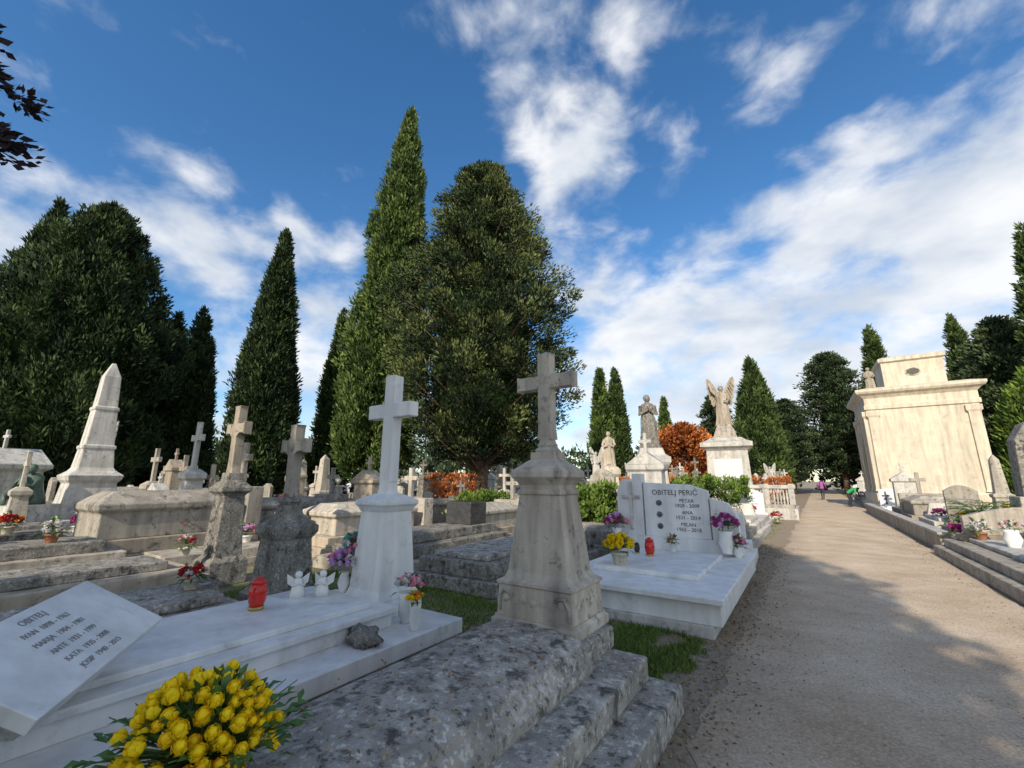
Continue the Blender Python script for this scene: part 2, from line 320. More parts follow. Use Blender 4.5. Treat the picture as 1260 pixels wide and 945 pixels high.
def cypmesh(name,H,R,p=1.8,q=.8,nt=700,m=45,ll=.3,lw=.06,mat='cyp',base=.04,lump=.14,seed=0,lean=(0,0),low=.12,tuft=1.):
    C=[];S=[];A=[];T=[]
    def rad(t): return R*min(1,(max(t,0)/low)**.5 if low>0 else 1)*max(0,(1-t**p))**q
    for i in range(nt):
        while True:
            t=random.random()
            if random.random()<(rad(t)/R+.12): break
        a=random.random()*2*math.pi
        lm=1+lump*2*nz(math.cos(a)*1.6+seed,math.sin(a)*1.6,t*H*.28)+lump*1.3*nz(math.cos(a)*4+seed,math.sin(a)*4,t*H*.5)
        r=rad(t)*lm*random.uniform(.8,1.03);z=H*(base+(1-base)*t)
        C.append((r*math.cos(a)+lean[0]*t,r*math.sin(a)+lean[1]*t,z-.25*tuft))
        k=tuft*random.uniform(.7,1.2)*(.55+.45*min(1,rad(t)/R*1.3));S.append((.3*k,.3*k,.62*k))
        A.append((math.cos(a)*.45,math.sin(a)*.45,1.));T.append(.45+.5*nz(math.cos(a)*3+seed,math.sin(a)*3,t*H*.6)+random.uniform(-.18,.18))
    V,TT=tufts(np.array(C),np.array(S),np.array(A),np.array(T),m,ll,lw,.7)
    xb=B();xb.tube([(0,0,-.1),(0,0,H*base+1.),(lean[0]*.5,lean[1]*.5,H*.5),(lean[0]*.9,lean[1]*.9,H*.85)],[R*.13+.08,R*.1+.07,.08,.02],'bark',10)
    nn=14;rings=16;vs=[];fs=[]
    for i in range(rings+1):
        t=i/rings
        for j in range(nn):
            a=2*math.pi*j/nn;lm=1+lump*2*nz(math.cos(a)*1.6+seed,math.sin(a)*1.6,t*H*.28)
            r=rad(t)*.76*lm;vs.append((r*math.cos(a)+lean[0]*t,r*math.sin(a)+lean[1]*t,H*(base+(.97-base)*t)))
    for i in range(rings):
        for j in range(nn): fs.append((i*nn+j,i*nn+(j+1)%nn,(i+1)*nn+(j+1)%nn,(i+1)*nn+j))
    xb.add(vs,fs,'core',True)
    return npmesh(name,V,TT,mat,xb)
def conifermesh(name,H,R,nt=520,m=110,ll=.22,lw=.06,mat='conf',base=.13,seed=0,shape=None,tr=.28,flat=.45,cs=.8,core=.55,irr=.32,up=.15,limb=.12):
    shape=shape or (lambda t:(min(1,(t/.12))**.5)*(1-t**1.7)**.75)
    C=[];S=[];A=[];T=[];xb=B()
    xb.tube([(0,0,-.1),(.05,0,H*base),(0,.1,H*.5),(.1,0,H*.9)],[tr*1.25,tr,tr*.55,.04],'bark',12)
    nb=nt//4
    for i in range(nb):
        t=((i+random.random())/nb)**1.05;a=i*2.4+random.uniform(-.4,.4)
        rr=R*shape(t)*(1+irr*nz(math.cos(a)*1.4+seed,math.sin(a)*1.4,t*3.5)+irr*.8*nz(a*3,t*20,seed))
        z=H*(base+(1-base)*t)
        tip=Vector((rr*math.cos(a),rr*math.sin(a),z+limb*rr))
        xb.tube([(0,0,z-.2*rr),tip*.5+Vector((0,0,(z-.25*rr)*.5)),tip*.93+Vector((0,0,z*.05))],[.05+.02*rr,.04,.012],'bark',5)
        for k in range(4):
            s=(1,.84,.66,.45)[k];p=tip*s;p.z=z+limb*rr*s-.15*rr*(1-s)+random.uniform(-.2,.2)
            j=.28*rr*(1-s)+.22;p.x+=random.uniform(-j,j)*1.5;p.y+=random.uniform(-j,j)*1.5
            kk=cs*random.uniform(.5,1.15)*(.5+.5*min(1,rr/R*1.5));C.append(p[:]);S.append((kk,kk,kk*flat))
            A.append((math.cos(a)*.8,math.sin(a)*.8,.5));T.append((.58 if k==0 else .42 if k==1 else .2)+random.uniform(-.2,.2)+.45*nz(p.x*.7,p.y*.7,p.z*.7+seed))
    V,TT=tufts(np.array(C),np.array(S),np.array(A),np.array(T),m,ll,lw,.8,up)
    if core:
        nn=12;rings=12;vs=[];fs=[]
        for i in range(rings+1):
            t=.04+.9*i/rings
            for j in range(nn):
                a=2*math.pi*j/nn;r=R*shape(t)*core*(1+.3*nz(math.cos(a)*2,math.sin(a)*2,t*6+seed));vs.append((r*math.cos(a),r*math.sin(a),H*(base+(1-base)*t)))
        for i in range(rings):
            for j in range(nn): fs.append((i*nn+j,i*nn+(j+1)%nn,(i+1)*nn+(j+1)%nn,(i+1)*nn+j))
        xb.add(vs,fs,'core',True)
    return npmesh(name,V,TT,mat,xb)
def tree(me,name,x,y,rz=0,s=(1,1,1)): return inst(me,name,(x,y,0),rz,scale=s)
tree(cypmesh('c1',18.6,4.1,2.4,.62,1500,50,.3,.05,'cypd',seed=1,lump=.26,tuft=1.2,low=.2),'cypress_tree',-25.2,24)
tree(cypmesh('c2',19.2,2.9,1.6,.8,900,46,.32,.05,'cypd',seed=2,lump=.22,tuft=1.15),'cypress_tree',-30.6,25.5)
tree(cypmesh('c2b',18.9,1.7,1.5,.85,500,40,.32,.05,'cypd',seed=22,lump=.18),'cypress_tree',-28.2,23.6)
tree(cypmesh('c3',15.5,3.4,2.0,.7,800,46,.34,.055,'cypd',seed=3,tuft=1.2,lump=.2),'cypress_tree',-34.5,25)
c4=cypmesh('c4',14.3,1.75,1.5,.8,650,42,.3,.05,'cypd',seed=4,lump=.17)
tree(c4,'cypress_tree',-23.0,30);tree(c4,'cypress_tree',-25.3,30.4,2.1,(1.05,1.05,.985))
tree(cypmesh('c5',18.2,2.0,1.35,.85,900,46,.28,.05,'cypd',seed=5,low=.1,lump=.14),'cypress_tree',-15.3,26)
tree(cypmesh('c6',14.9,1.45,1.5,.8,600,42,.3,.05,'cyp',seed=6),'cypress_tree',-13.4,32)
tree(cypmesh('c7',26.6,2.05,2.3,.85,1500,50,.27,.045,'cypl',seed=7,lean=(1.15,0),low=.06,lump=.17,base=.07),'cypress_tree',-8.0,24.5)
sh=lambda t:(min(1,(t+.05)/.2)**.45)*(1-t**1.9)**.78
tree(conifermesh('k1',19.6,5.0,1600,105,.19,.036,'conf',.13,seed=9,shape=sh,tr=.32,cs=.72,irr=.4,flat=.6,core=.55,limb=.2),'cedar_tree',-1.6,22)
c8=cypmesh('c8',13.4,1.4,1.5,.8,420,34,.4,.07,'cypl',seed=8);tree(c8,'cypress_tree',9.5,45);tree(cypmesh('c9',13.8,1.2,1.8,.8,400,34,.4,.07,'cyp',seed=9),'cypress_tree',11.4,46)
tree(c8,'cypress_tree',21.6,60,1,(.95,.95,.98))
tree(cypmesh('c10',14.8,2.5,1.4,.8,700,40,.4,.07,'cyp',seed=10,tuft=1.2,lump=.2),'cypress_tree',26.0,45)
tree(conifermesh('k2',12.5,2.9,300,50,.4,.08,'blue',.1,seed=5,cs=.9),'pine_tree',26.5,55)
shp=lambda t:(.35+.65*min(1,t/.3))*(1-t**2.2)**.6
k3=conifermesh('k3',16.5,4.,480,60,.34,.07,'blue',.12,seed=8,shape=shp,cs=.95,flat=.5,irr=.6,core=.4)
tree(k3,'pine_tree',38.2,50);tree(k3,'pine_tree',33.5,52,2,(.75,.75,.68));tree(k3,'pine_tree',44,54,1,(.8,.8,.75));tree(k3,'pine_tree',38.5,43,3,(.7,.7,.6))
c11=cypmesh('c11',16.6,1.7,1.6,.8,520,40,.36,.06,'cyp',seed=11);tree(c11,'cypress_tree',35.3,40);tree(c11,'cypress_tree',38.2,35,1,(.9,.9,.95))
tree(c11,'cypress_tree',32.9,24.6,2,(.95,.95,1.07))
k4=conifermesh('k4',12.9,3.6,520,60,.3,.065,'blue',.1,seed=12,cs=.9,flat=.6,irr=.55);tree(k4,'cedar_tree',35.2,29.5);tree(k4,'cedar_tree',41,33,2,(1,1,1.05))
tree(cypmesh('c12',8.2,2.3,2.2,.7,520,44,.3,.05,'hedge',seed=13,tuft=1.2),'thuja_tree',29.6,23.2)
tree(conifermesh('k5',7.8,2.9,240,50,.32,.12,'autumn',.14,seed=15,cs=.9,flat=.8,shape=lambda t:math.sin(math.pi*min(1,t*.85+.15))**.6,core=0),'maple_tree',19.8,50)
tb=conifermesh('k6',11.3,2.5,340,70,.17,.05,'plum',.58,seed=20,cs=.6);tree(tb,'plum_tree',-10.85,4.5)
# trees behind the photographer
c20=cypmesh('c20',12.6,2.5,2.2,.75,500,30,.5,.13,'cyp',seed=21,tuft=1.4)
for x,y,s in ((-5.9,-7.,1.),(-9.6,-7.6,.9)): tree(c20,'cypress_tree',x,y,x,(s,s,s))
tree(conifermesh('k20',12.6,1.9,380,46,.3,.1,'blue',.46,seed=31,shape=lambda t:(.6+.4*min(1,t/.25))*(1-t**2.4)**.6,cs=.75,flat=.8,core=.7,irr=.25),'pine_tree',-3.7,-7.2)
C=[];S=[];A=[];T=[]
for i in range(1300):
    a=math.radians(random.uniform(-58,58));d=random.uniform(75,100);hh=4.5+4.5*(nz(a*9,0,3)+.5)+3*nz(a*30,1,3)
    z=hh*random.random()**.6;C.append((d*math.sin(a),d*math.cos(a),z));k=random.uniform(.8,1.6);S.append((k,k,k));A.append((0,0,1.));T.append(.4+.4*nz(a*40,z*.4,d)+random.uniform(-.1,.1))
V,TT=tufts(np.array(C),np.array(S),np.array(A),np.array(T),36,.8,.22);inst(npmesh('m',V,TT,'blue'),'distant_trees')
def shrub(name,x,y,rx,ry,h,n=60,mat='hedge',rz=-AZ,m=90,ll=.09,lw=.03):
    C=[];S=[];A=[];T=[]
    for i in range(n):
        px,py,pz=random.uniform(-rx,rx),random.uniform(-ry,ry),h*random.random()**.5*(.85+.15*nz(i,2,3));k=random.uniform(.12,.24)
        C.append((px,py,pz));S.append((k,k,k));A.append((0,0,1.));T.append(.45+random.uniform(-.2,.25))
    V,TT=tufts(np.array(C),np.array(S),np.array(A),np.array(T),m,ll,lw)
    xb=B()
    for i in range(5): xb.tube([(random.uniform(-rx,rx)*.4,0,-.02),(random.uniform(-rx,rx)*.8,random.uniform(-ry,ry)*.8,h*.8)],[.02,.008],'bark',5)
    return inst(npmesh(name,V,TT,mat,xb),name,(x,y,0),rz)
# ------------------------------------------------------------------ ground & path
g=B();g.add([(-400,-400,0),(400,-400,0),(400,500,0),(-400,500,0)],[(0,1,2,3)],'ground');g.make('ground')
pb=B();vs=[];fs=[];n=420
for i in range(n+1):
    d=-8+i*.08 if i<300 else 16+(i-300)*.9
    l=-.85+.016*max(0,d)+.16*nz(d*.9,1,0)+.12*nz(d*3,1,0)+.06*nz(d*9,1,0);rr=1.95+.018*max(0,d)+.12*nz(d*.8,7,0)+.06*nz(d*5,4,0)
    for k in range(2): 
        x,y=W(l if k==0 else rr,d);vs.append((x,y,.004))
for i in range(n): fs.append((2*i,2*i+1,2*i+3,2*i+2))
pb.add(vs,fs,'path');pb.make('gravel_path')
def scatter(name,mat,cnt,region,ll,lw,up,z=0.0,tint=(.2,.9)):
    P=[]
    while len(P)<cnt:
        q=region();x,y=W(q[0],q[1])
        P.append((x,y,q[2] if len(q)>2 else z))
    P=np.array(P);n=len(P);D=rng.normal(size=(n,3))*.45;D[:,2]=up+rng.random(n)*.3
    if up==0: D[:,2]=np.abs(D[:,2])*.3; P[:,2]+=.008
    D/=np.linalg.norm(D,axis=1,keepdims=True)
    V,TT=leafmesh(P,D,ll*(.5+rng.random(n)),lw*(.6+.8*rng.random(n)),rng.uniform(*tint,n));return inst(npmesh(name,V,TT,mat),name)
def reg_grass():
    while True:
        k=random.random()
        if k<.5: r,d=random.uniform(-7.2,-1),random.uniform(3.4,5.3)
        elif k<.62: r,d=random.uniform(-1.9,-.85),random.uniform(3.4,5.4)
        elif k<.82: r,d=random.uniform(-7.2,-4.8),random.uniform(2.5,5)
        else: r,d=random.uniform(-3.9,-.7),random.uniform(8.5,22)
        if nz(r*1.2,d*1.2,5)+.4*nz(r*4,d*4,2)>-.25 and r<-1.0+.35*nz(r*3,d*3,1): return r,d
scatter('grass','grass',52000,reg_grass,.05,.004,1.0)
def reg_lit():
    k=random.random()
    if k<.8: return -.98+random.gauss(0,.26),random.uniform(2.2,13)
    if k<.87: return 1.95+random.gauss(0,.15),random.uniform(5,18)
    if k<.90: return random.uniform(-2.2,-1.4),random.uniform(1.2,2.9),.56
    return random.uniform(-6.5,-1),random.uniform(3.4,5.2)
scatter('fallen_leaves','litter',5000,reg_lit,.026,.007,0,tint=(.2,1))
scatter('path_pebbles','litter',2200,lambda:(random.uniform(-.8,1.95),random.uniform(1.8,10)),.011,.005,0,tint=(.7,1))
# ------------------------------------------------------------------ tomb A
R0,D0=-1.81,2.96
def slab(b,r0,r1,d0,d1,z0,z1,mat): b.box((r0+r1)/2,(d0+d1)/2,z0,r1-r0,d1-d0,z1-z0,mat)
ta=B()
slab(ta,-.9,.9,-3.6,.55,0,.19,'lichen');slab(ta,-.69,.69,-3.5,.47,.19,.35,'lichen')
slab(ta,-.42,.42,-.03,.52,.345,.5,'lichen')
o=place(ta,'stone_tomb',R0,D0,bevel=.018,rough=.014,lv=5,seg=3)
lid=B();pr=[(-.47,.345),(.47,.345),(.47,.41),(.45,.425),(.435,.465),(.41,.485),(.405,.51),(.35,.535),(.2,.56),(0,.57),(-.2,.56),(-.35,.535),(-.405,.51),(-.41,.485),(-.435,.465),(-.45,.425),(-.47,.41)]
ny=90;vs=[];fs=[];k=len(pr)
for j in range(ny+1):
    y=-3.35+j*(3.34/ny)
    for x,z in pr:
        dz=.004*nz(x*6,y*6,3)+.003*nz(x*20,y*20,9);vs.append((x+.004*nz(y*7,z*9,x)+.003*nz(y*25,z*30,x),y,z+dz*(1 if z>.4 else 0)))
for j in range(ny):
    for i in range(k): fs.append((j*k+i,j*k+(i+1)%k,(j+1)*k+(i+1)%k,(j+1)*k+i))
fs.append(tuple(range(k)));fs.append(tuple(reversed(range(ny*k,ny*k+k))))
lid.add(vs,[tuple(reversed(f)) for f in fs],'lichen',False)
lo=lid.make('lid',(0,0,0),0);child(lo,o)
pa=B()
pa.loft(0,0,[(.36,.3,0.0),(.36,.3,.06),(.34,.28,.075),(.34,.28,.09)],'cream')
pa.loft(0,0,[(.325,.27,.09),(.315,.262,.30),(.33,.275,.312),(.33,.275,.332),(.28,.235,.355),(.26,.215,.40),(.185,.16,.98),(.2,.172,.99),(.2,.172,1.01),(.18,.156,1.03),(.182,.158,1.06),(.21,.185,1.1),(.238,.208,1.125),(.238,.208,1.17),(.215,.19,1.19),(.16,.14,1.235),(.11,.1,1.27),(.11,.1,1.33)],'cream')
pa.lathe(0,0,[(.1,1.33),(.11,1.345),(.1,1.36),(.08,1.375),(.09,1.39),(.075,1.41),(.068,1.44),(.062,1.46)],'cream',20)
pa.cross(0,0,1.44,.76,.55,.115,.11,'cream',.012,.66)
for i in range(-3,4): pa.ball((i*.08,-.268,.2+.015*(i%2)),.032,'cream',8,.3,1,.3,1.)
for sx in (-1,1):
    pa.tube([(sx*.3,-.268,.12),(sx*.305,-.272,.2),(sx*.26,-.272,.27),(sx*.19,-.272,.25),(sx*.2,-.27,.21)],[.014,.016,.014,.011,.008],'cream',6)
for i in range(-2,3): pa.ball((.322,i*.08,.2),.03,'cream',8,.3,.3,1,1.)
place(pa,'pedestal_cross_monument',R0,D0+.27,.5,bevel=.006)
# ------------------------------------------------------------------ tomb B (white marble)
tbm=B()
slab(tbm,-4.95,-2.93,-2.2,3.49,0,.14,'offwhite');slab(tbm,-4.9,-2.97,-2.2,3.45,.14,.17,'offwhite')
slab(tbm,-4.95,-2.93,-2.2,3.49,.17,.3,'white')
slab(tbm,-4.6,-3.3,-2.,2.93,.3,.42,'white');slab(tbm,-4.64,-3.26,-2.04,2.97,.42,.47,'white')
slab(tbm,-4.45,-3.42,-1.9,2.8,.47,.515,'white')
tbm.make('marble_tomb',(0,0,0),-AZ,bevel=.008)
pbm=B()
pbm.loft(0,0,[(.29,.29,0),(.29,.29,.12),(.27,.27,.14),(.27,.27,.16),(.245,.245,.2),(.23,.23,.24),(.185,.185,.98),(.195,.195,.99),(.215,.215,1.03),(.235,.235,1.05),(.235,.235,1.09),(.1,.1,1.16)],'white')
pbm.loft(0,0,[(.09,.08,1.14),(.075,.07,1.2),(.07,.065,1.3)],'white')
pbm.cross(0,0,1.28,1.18,.68,.16,.13,'white',0,.66)
place(pbm,'white_cross_monument',-3.78,3.2,.3,bevel=.008)
pq=B();pq.box(0,0,-.035,.5,1.08,.07,'white')
po=pq.make('inscribed_plaque',(0,0,0),0,bevel=.006)
Yv=Vector((-.30,.95,.08)).normalized();Xv=Vector((.80,.25,-.50));Xv=(Xv-Yv*Xv.dot(Yv)).normalized();Zv=Xv.cross(Yv)
Mx=Matrix((Xv,Yv,Zv)).transposed().to_4x4();Mx.translation=(-2.31,2.43,.79);po.matrix_world=Mx
for i,(a,b_) in enumerate((('OBITELJ',.05),('IVAN  1898 - 1962',.042),('MARIJA  1904 - 1981',.042),('ANTE  1931 - 1999',.042),('KATA  1935 - 2008',.042),('JOSIP  1940 - 2015',.042))):
    text(po,'inscription',a,b_,(-.18+i*.072,0,.0365),(0,0,math.pi/2),'inkgrey')
sup=B();sup.loft(0,0,[(.12,.3,.5),(.05,.25,.78)],'offwhite')
s_=sup.make('support',(-2.42,2.45,-.03),.3);child(s_,po);s_.matrix_parent_inverse=Mx.inverted()
# ------------------------------------------------------------------ flowers & small things
def petals(b,c,r,mat,n=14,lay=3,core=True):
    if core: b.ball(c,r*.45,mat,6)
    for l in range(lay):
        for i in range(n-2*l):
            a=2*math.pi*(i+l*.5)/(n-2*l)+random.random()*.3;t=.35+.45*l+random.uniform(-.1,.1)
            dr=Vector((math.cos(a)*math.cos(t),math.sin(a)*math.cos(t),math.sin(t)));tg=Vector((-math.sin(a),math.cos(a),0));p=Vector(c)+dr*r*.25
            w_=r*.33;e=p+dr*r*.8;md=p+dr*r*.5+Vector((0,0,-.12*r))
            b.add([p,md+tg*w_,e+tg*w_*.5,e-tg*w_*.5,md-tg*w_],[(0,1,2,3,4)],mat,False)
def leaf(b,p,d,l,w_,mat='green'):
    d=Vector(d).normalized();t=d.cross(Vector((random.uniform(-.3,.3),random.uniform(-.3,.3),1))).normalized();p=Vector(p)
    m_=p+d*l*.45;e=p+d*l-Vector((0,0,l*.18));k=Vector((0,0,w_*.45))
    b.add([p,m_+t*w_+k,e,m_-t*w_+k,m_],[(0,1,4),(1,2,4),(2,3,4),(3,0,4)],mat)
def bouquet(b,c,R,mats,n=30,hr=.03,nl=60,ll=.08,lw=.014,squash=.8,lay=3,pn=10):
    for i in range(n):
        a=random.random()*6.283;t=math.asin(random.uniform(-.05,1));k=R*random.uniform(.8,1.02)
        p=(c[0]+k*math.cos(a)*math.cos(t),c[1]+k*math.sin(a)*math.cos(t),c[2]+k*math.sin(t)*squash)
        petals(b,p,hr*random.uniform(.8,1.2),random.choice(mats),pn,lay)
        b.tube([c,p],[.003,.003],'green',4)
    for i in range(nl):
        a=random.random()*6.283;t=random.uniform(-.5,1.2);k=R*random.uniform(.3,.9)
        d=(math.cos(a)*math.cos(t),math.sin(a)*math.cos(t),math.sin(t));leaf(b,[c[j]+d[j]*k for j in range(3)],d,ll*random.uniform(.7,1.4),lw*random.uniform(.7,1.3))
def pot(b,x,y,z,r,h,mat): b.lathe(x,y,[(r*.65,z),(r*.7,z+.01),(r*.95,z+h*.85),(r*1.08,z+h*.86),(r*1.08,z+h),(r*.95,z+h),(r*.9,z+h*.9)],mat,16)
def vase(b,x,y,z,r,h,mat): b.lathe(x,y,[(r*.7,z),(r*.6,z+h*.06),(r,z+h*.45),(r*.75,z+h*.8),(r*.95,z+h),(r*.85,z+h)],mat,16)
def lantern(b,x,y,z,s=1,mat='red'):
    b.lathe(x,y,[(.045*s,z),(.05*s,z+.01*s),(.05*s,z+.02*s)],'gold',14)
    b.lathe(x,y,[(.042*s,z+.02*s),(.055*s,z+.06*s),(.058*s,z+.12*s),(.046*s,z+.17*s)],mat,14)
    b.lathe(x,y,[(.05*s,z+.17*s),(.048*s,z+.185*s),(.02*s,z+.2*s),(.012*s,z+.21*s)],mat,14)
yb=B();pot(yb,0,0,0,.13,.16,'terracotta')
ppos=[];tries=0
while len(ppos)<120 and tries<9000:
    tries+=1
    a=random.random()*6.283;t=math.asin(random.uniform(-.15,1));k=random.uniform(.82,1.08)
    p=Vector((.215*k*math.cos(a)*math.cos(t),.215*k*math.sin(a)*math.cos(t),.19+.19*k*math.sin(t)))
    if all((p-q).length>.033 for q in ppos): ppos.append(p)
for p in ppos:
    r_=random.uniform(.015,.0245);m_=random.choice(('yellow','yellow','yellow2'));ax=((p-Vector((0,0,.12))).normalized()+Vector((random.uniform(-.5,.5),random.uniform(-.5,.5),random.uniform(-.2,.5)))).normalized()
    yb.ball(p,r_*.92,m_,10,.2,1,1,1.02)
    u=ax.cross(Vector((0,0,1))).normalized() if abs(ax.z)<.98 else Vector((1,0,0));v=ax.cross(u)
    for lay in range(2):
        for j in range(6):
            th=j*math.pi/3+random.random()*.5+lay*.5;dd=(u*math.cos(th)+v*math.sin(th));tg=ax.cross(dd);q=1.12 if lay==0 else .8;zz=random.uniform(.5,.8) if lay==0 else random.uniform(.85,1.05)
            pts=[p-ax*r_*.9+dd*r_*.25,p-ax*r_*.1+dd*r_*q-tg*r_*.55,p+ax*r_*zz+dd*r_*q*.92-tg*r_*.3,p+ax*r_*(zz+.15)+dd*r_*q*.85,p+ax*r_*zz+dd*r_*q*.92+tg*r_*.3,p-ax*r_*.1+dd*r_*q+tg*r_*.55]
            yb.add(pts,[(0,1,5),(1,2,4,5),(2,3,4)],m_,True)
    yb.tube([(0,0,.14),p],[.004,.003],'green',4)
for i in range(420):
    a=random.random()*6.283;t=random.uniform(-.3,1.4);k=random.uniform(.12,.215 if t>.3 else .28);d=(math.cos(a)*math.cos(t),math.sin(a)*math.cos(t),math.sin(t)*.9)
    leaf(yb,(d[0]*k,d[1]*k,.18+d[2]*k*.9),(d[0]+random.uniform(-.5,.5),d[1]+random.uniform(-.5,.5),d[2]+.3),random.uniform(.04,.08),random.uniform(.01,.017))
for i in range(16):
    a=i*.4;yb.tube([(0,0,.15),(.28*math.cos(a),.28*math.sin(a),.2+random.uniform(0,.12))],[.005,.002],'green',4)
    for j in range(7):
        q=.17+j*.02;leaf(yb,(q*math.cos(a),q*math.sin(a),.18+.05*j/7),(math.cos(a)+random.uniform(-.8,.8),math.sin(a)+random.uniform(-.8,.8),.3),.065,.014)
place(yb,'yellow_flower_bouquet',-1.8,.8,.555)
def small(name,fn,x,y,z,rz=0):
    b=B();fn(b);return b.make(name,(x,y,z),rz)
small('red_grave_lantern',lambda b:lantern(b,0,0,0,1.25),-2.2,4.0,.517)
def potf(mats,R=.1,hr=.025,n=22,pm='pot',pr_=.08,ph=.11,**k):
    def f(b): pot(b,0,0,0,pr_,ph,pm);bouquet(b,(0,0,ph+R*.35),R,mats,n,hr,**k)
    return f
def vasef(mats,R=.09,hr=.024,n=16,vr=.055,vh=.2,**k):
    def f(b): vase(b,0,0,0,vr,vh,'porcelain');bouquet(b,(0,0,vh+R*.4),R,mats,n,hr,**k)
    return f
x,y=W(-3.28,3.1);small('pink_flower_vase',vasef(['pink','pink','wflower'],.12,.035,30,.1,.26,nl=20),x,y,.3)
x,y=W(-3.06,2.98);small('orange_tulip_vase',vasef(['orange','yellow'],.07,.03,12,.055,.22,nl=14),x,y,.3)
rk=B();rk.ball((0,0,.06),.13,'oldgrey',16,.5,1.2,.8,.65);x,y=W(-3.13,2.5);rk.make('grave_rock',(x,y,.3),-.6)
def angel_small(b):
    b.lathe(0,0,[(.07,0),(.06,.06),(.045,.13),(.03,.17)],'porcelain',12,fold=.08);b.ball((0,0,.2),.035,'porcelain',10)
    for s in (-1,1):
        b.tube([(s*.03,0,.15),(s*.05,-.04,.11),(0,-.05,.13)],[.014,.012,.01],'porcelain',6)
        b.add([(s*.01,.02,.15),(s*.1,.04,.21),(s*.09,.04,.12),(s*.03,.03,.08)],[(0,1,2,3)],'porcelain')
x,y=W(-4.0,2.66);small('angel_figurine',angel_small,x,y,.515)
x,y=W(-4.15,2.5);small('angel_figurine',angel_small,x,y,.515,.5)
x,y=W(-4.12,2.98);small('artificial_flower_spray',lambda b:(vase(b,0,0,0,.06,.2,'porcelain'),bouquet(b,(0,0,.28),.17,['lilac','pink','lilac','wflower'],50,.04,nl=16),bouquet(b,(.08,.02,.46),.13,['teal','wflower','lilac','pink'],34,.036,nl=12)),x,y,.47)
# ------------------------------------------------------------------ old monuments
tcb=B();slab(tcb,-6.5,-5.0,-3,2.62,0,.2,'oldgrey');slab(tcb,-6.35,-5.1,-3,2.5,.2,.34,'lichen');slab(tcb,-6.2,-5.25,-3,2.35,.34,.44,'lichen')
tcb.make('old_stone_tomb',(0,0,0),-AZ,bevel=.02,rough=.025,lv=5,seg=2)
pc=B();pc.loft(0,0,[(.34,.32,0),(.34,.32,.3),(.27,.25,.36),(.25,.23,.45),(.22,.2,.9),(.24,.22,.93),(.27,.25,.98),(.27,.25,1.05),(.18,.17,1.12),(.12,.11,1.2),(.11,.1,1.3)],'oldgrey')
pc.lathe(0,0,[(.11,1.3),(.13,1.34),(.09,1.4),(.08,1.44)],'oldgrey',14);pc.cross(0,0,1.4,.9,.5,.13,.12,'beige',.02,.7)
pc.ball((0,-.06,2.02),.06,'beige',10,.1,1,.5,1)
place(pc,'weathered_cross_monument',-5.42,3.05,0,bevel=.015,rough=.012,lv=2)
tdb=B();slab(tdb,-8.9,-7.1,-3.,3.1,0,.2,'oldgrey');slab(tdb,-8.7,-7.3,-3.,2.9,.2,.38,'warm');slab(tdb,-8.45,-7.55,-3,2.6,.38,.5,'oldgrey')
tdb.make('old_stone_tomb',(0,0,0),-AZ,bevel=.02,rough=.025,lv=5)
pdm=B();pdm.loft(0,0,[(.3,.28,0),(.3,.28,.35),(.23,.21,.42),(.22,.2,.5),(.18,.16,1.35),(.2,.18,1.38),(.25,.23,1.42),(.25,.23,1.48),(.14,.13,1.6),(.12,.11,1.72)],'oldgrey')
pdm.cross(0,0,1.7,1.15,.62,.16,.14,'warm',.03,.66)
place(pdm,'weathered_cross_monument',-7.98,3.45,0,bevel=.012,rough=.01,lv=2)
x,y=W(-7.9,2.9);small('red_flower_pot',potf(['redf','pink','wflower'],.14,.035,26),x,y,.5)
x,y=W(-5.7,2.2);small('red_flower_pot',potf(['redf','wflower'],.12,.035,20),x,y,.44)
te=B();slab(te,-5.45,-3.75,5.1,8.9,0,.2,'oldgrey');slab(te,-5.3,-3.9,5.2,8.7,.2,.42,'oldgrey');slab(te,-5.15,-4.05,5.35,8.5,.42,.5,'lichen')
te.make('old_stone_tomb',(0,0,0),-AZ,bevel=.02,rough=.02,lv=5)
te=B();slab(te,-7.9,-5.8,5.0,8.9,0,.22,'beige');slab(te,-7.7,-6.,5.25,8.7,.22,.42,'oldgrey');slab(te,-7.4,-6.3,6.,8.6,.42,.6,'oldgrey');te.box(-6.85,8.2,.6,.75,.6,.5,'dark')
te.make('stepped_stone_tomb',(0,0,0),-AZ,bevel=.02,rough=.02,lv=5)
x,y=W(-7.2,5.8);small('pink_flower_pot',potf(['pink','purple'],.2,.05,36),x,y,.42)
# ------------------------------------------------------------------ family tomb
pt=B()
slab(pt,-2.95,-.98,5.15,8.75,0,.12,'offwhite');slab(pt,-2.85,-.90,5.2,8.7,.12,.34,'white')
slab(pt,-2.9,-.86,5.12,8.72,.34,.4,'white');slab(pt,-2.62,-1.25,5.9,7.75,.4,.46,'white')
slab(pt,-3.1,-1.0,8.12,8.42,.4,.62,'white')
def arch(b,x0,x1,z0,z1,y0,y1,mat,rise=.12,n=10):
    pts=[(x0,z0),(x1,z0),(x1,z1)];pts+=[(x1+(x0-x1)*i/n,z1+rise*math.sin(math.pi*i/n)) for i in range(1,n)]+[(x0,z1)]
    b.pext(pts,y0,y1,mat)
pt.pext([(-2.55,.62),(-1.45,.62),(-1.45,1.42),(-1.75,1.52),(-2.35,1.55),(-2.55,1.56)],8.15,8.32,'white')
pt.pext([(-3.05,.62),(-2.57,.62),(-2.57,1.72),(-2.75,1.72),(-2.75,1.62),(-2.95,1.62),(-3.05,1.4)],8.12,8.35,'white')
pt.cross(-2.78,8.1,.72,.85,.34,.06,.03,'offwhite',0,.68)
pt.pext([(-1.43,.62),(-1.02,.62),(-1.02,1.0),(-1.15,1.22),(-1.43,1.3)],8.17,8.32,'white')
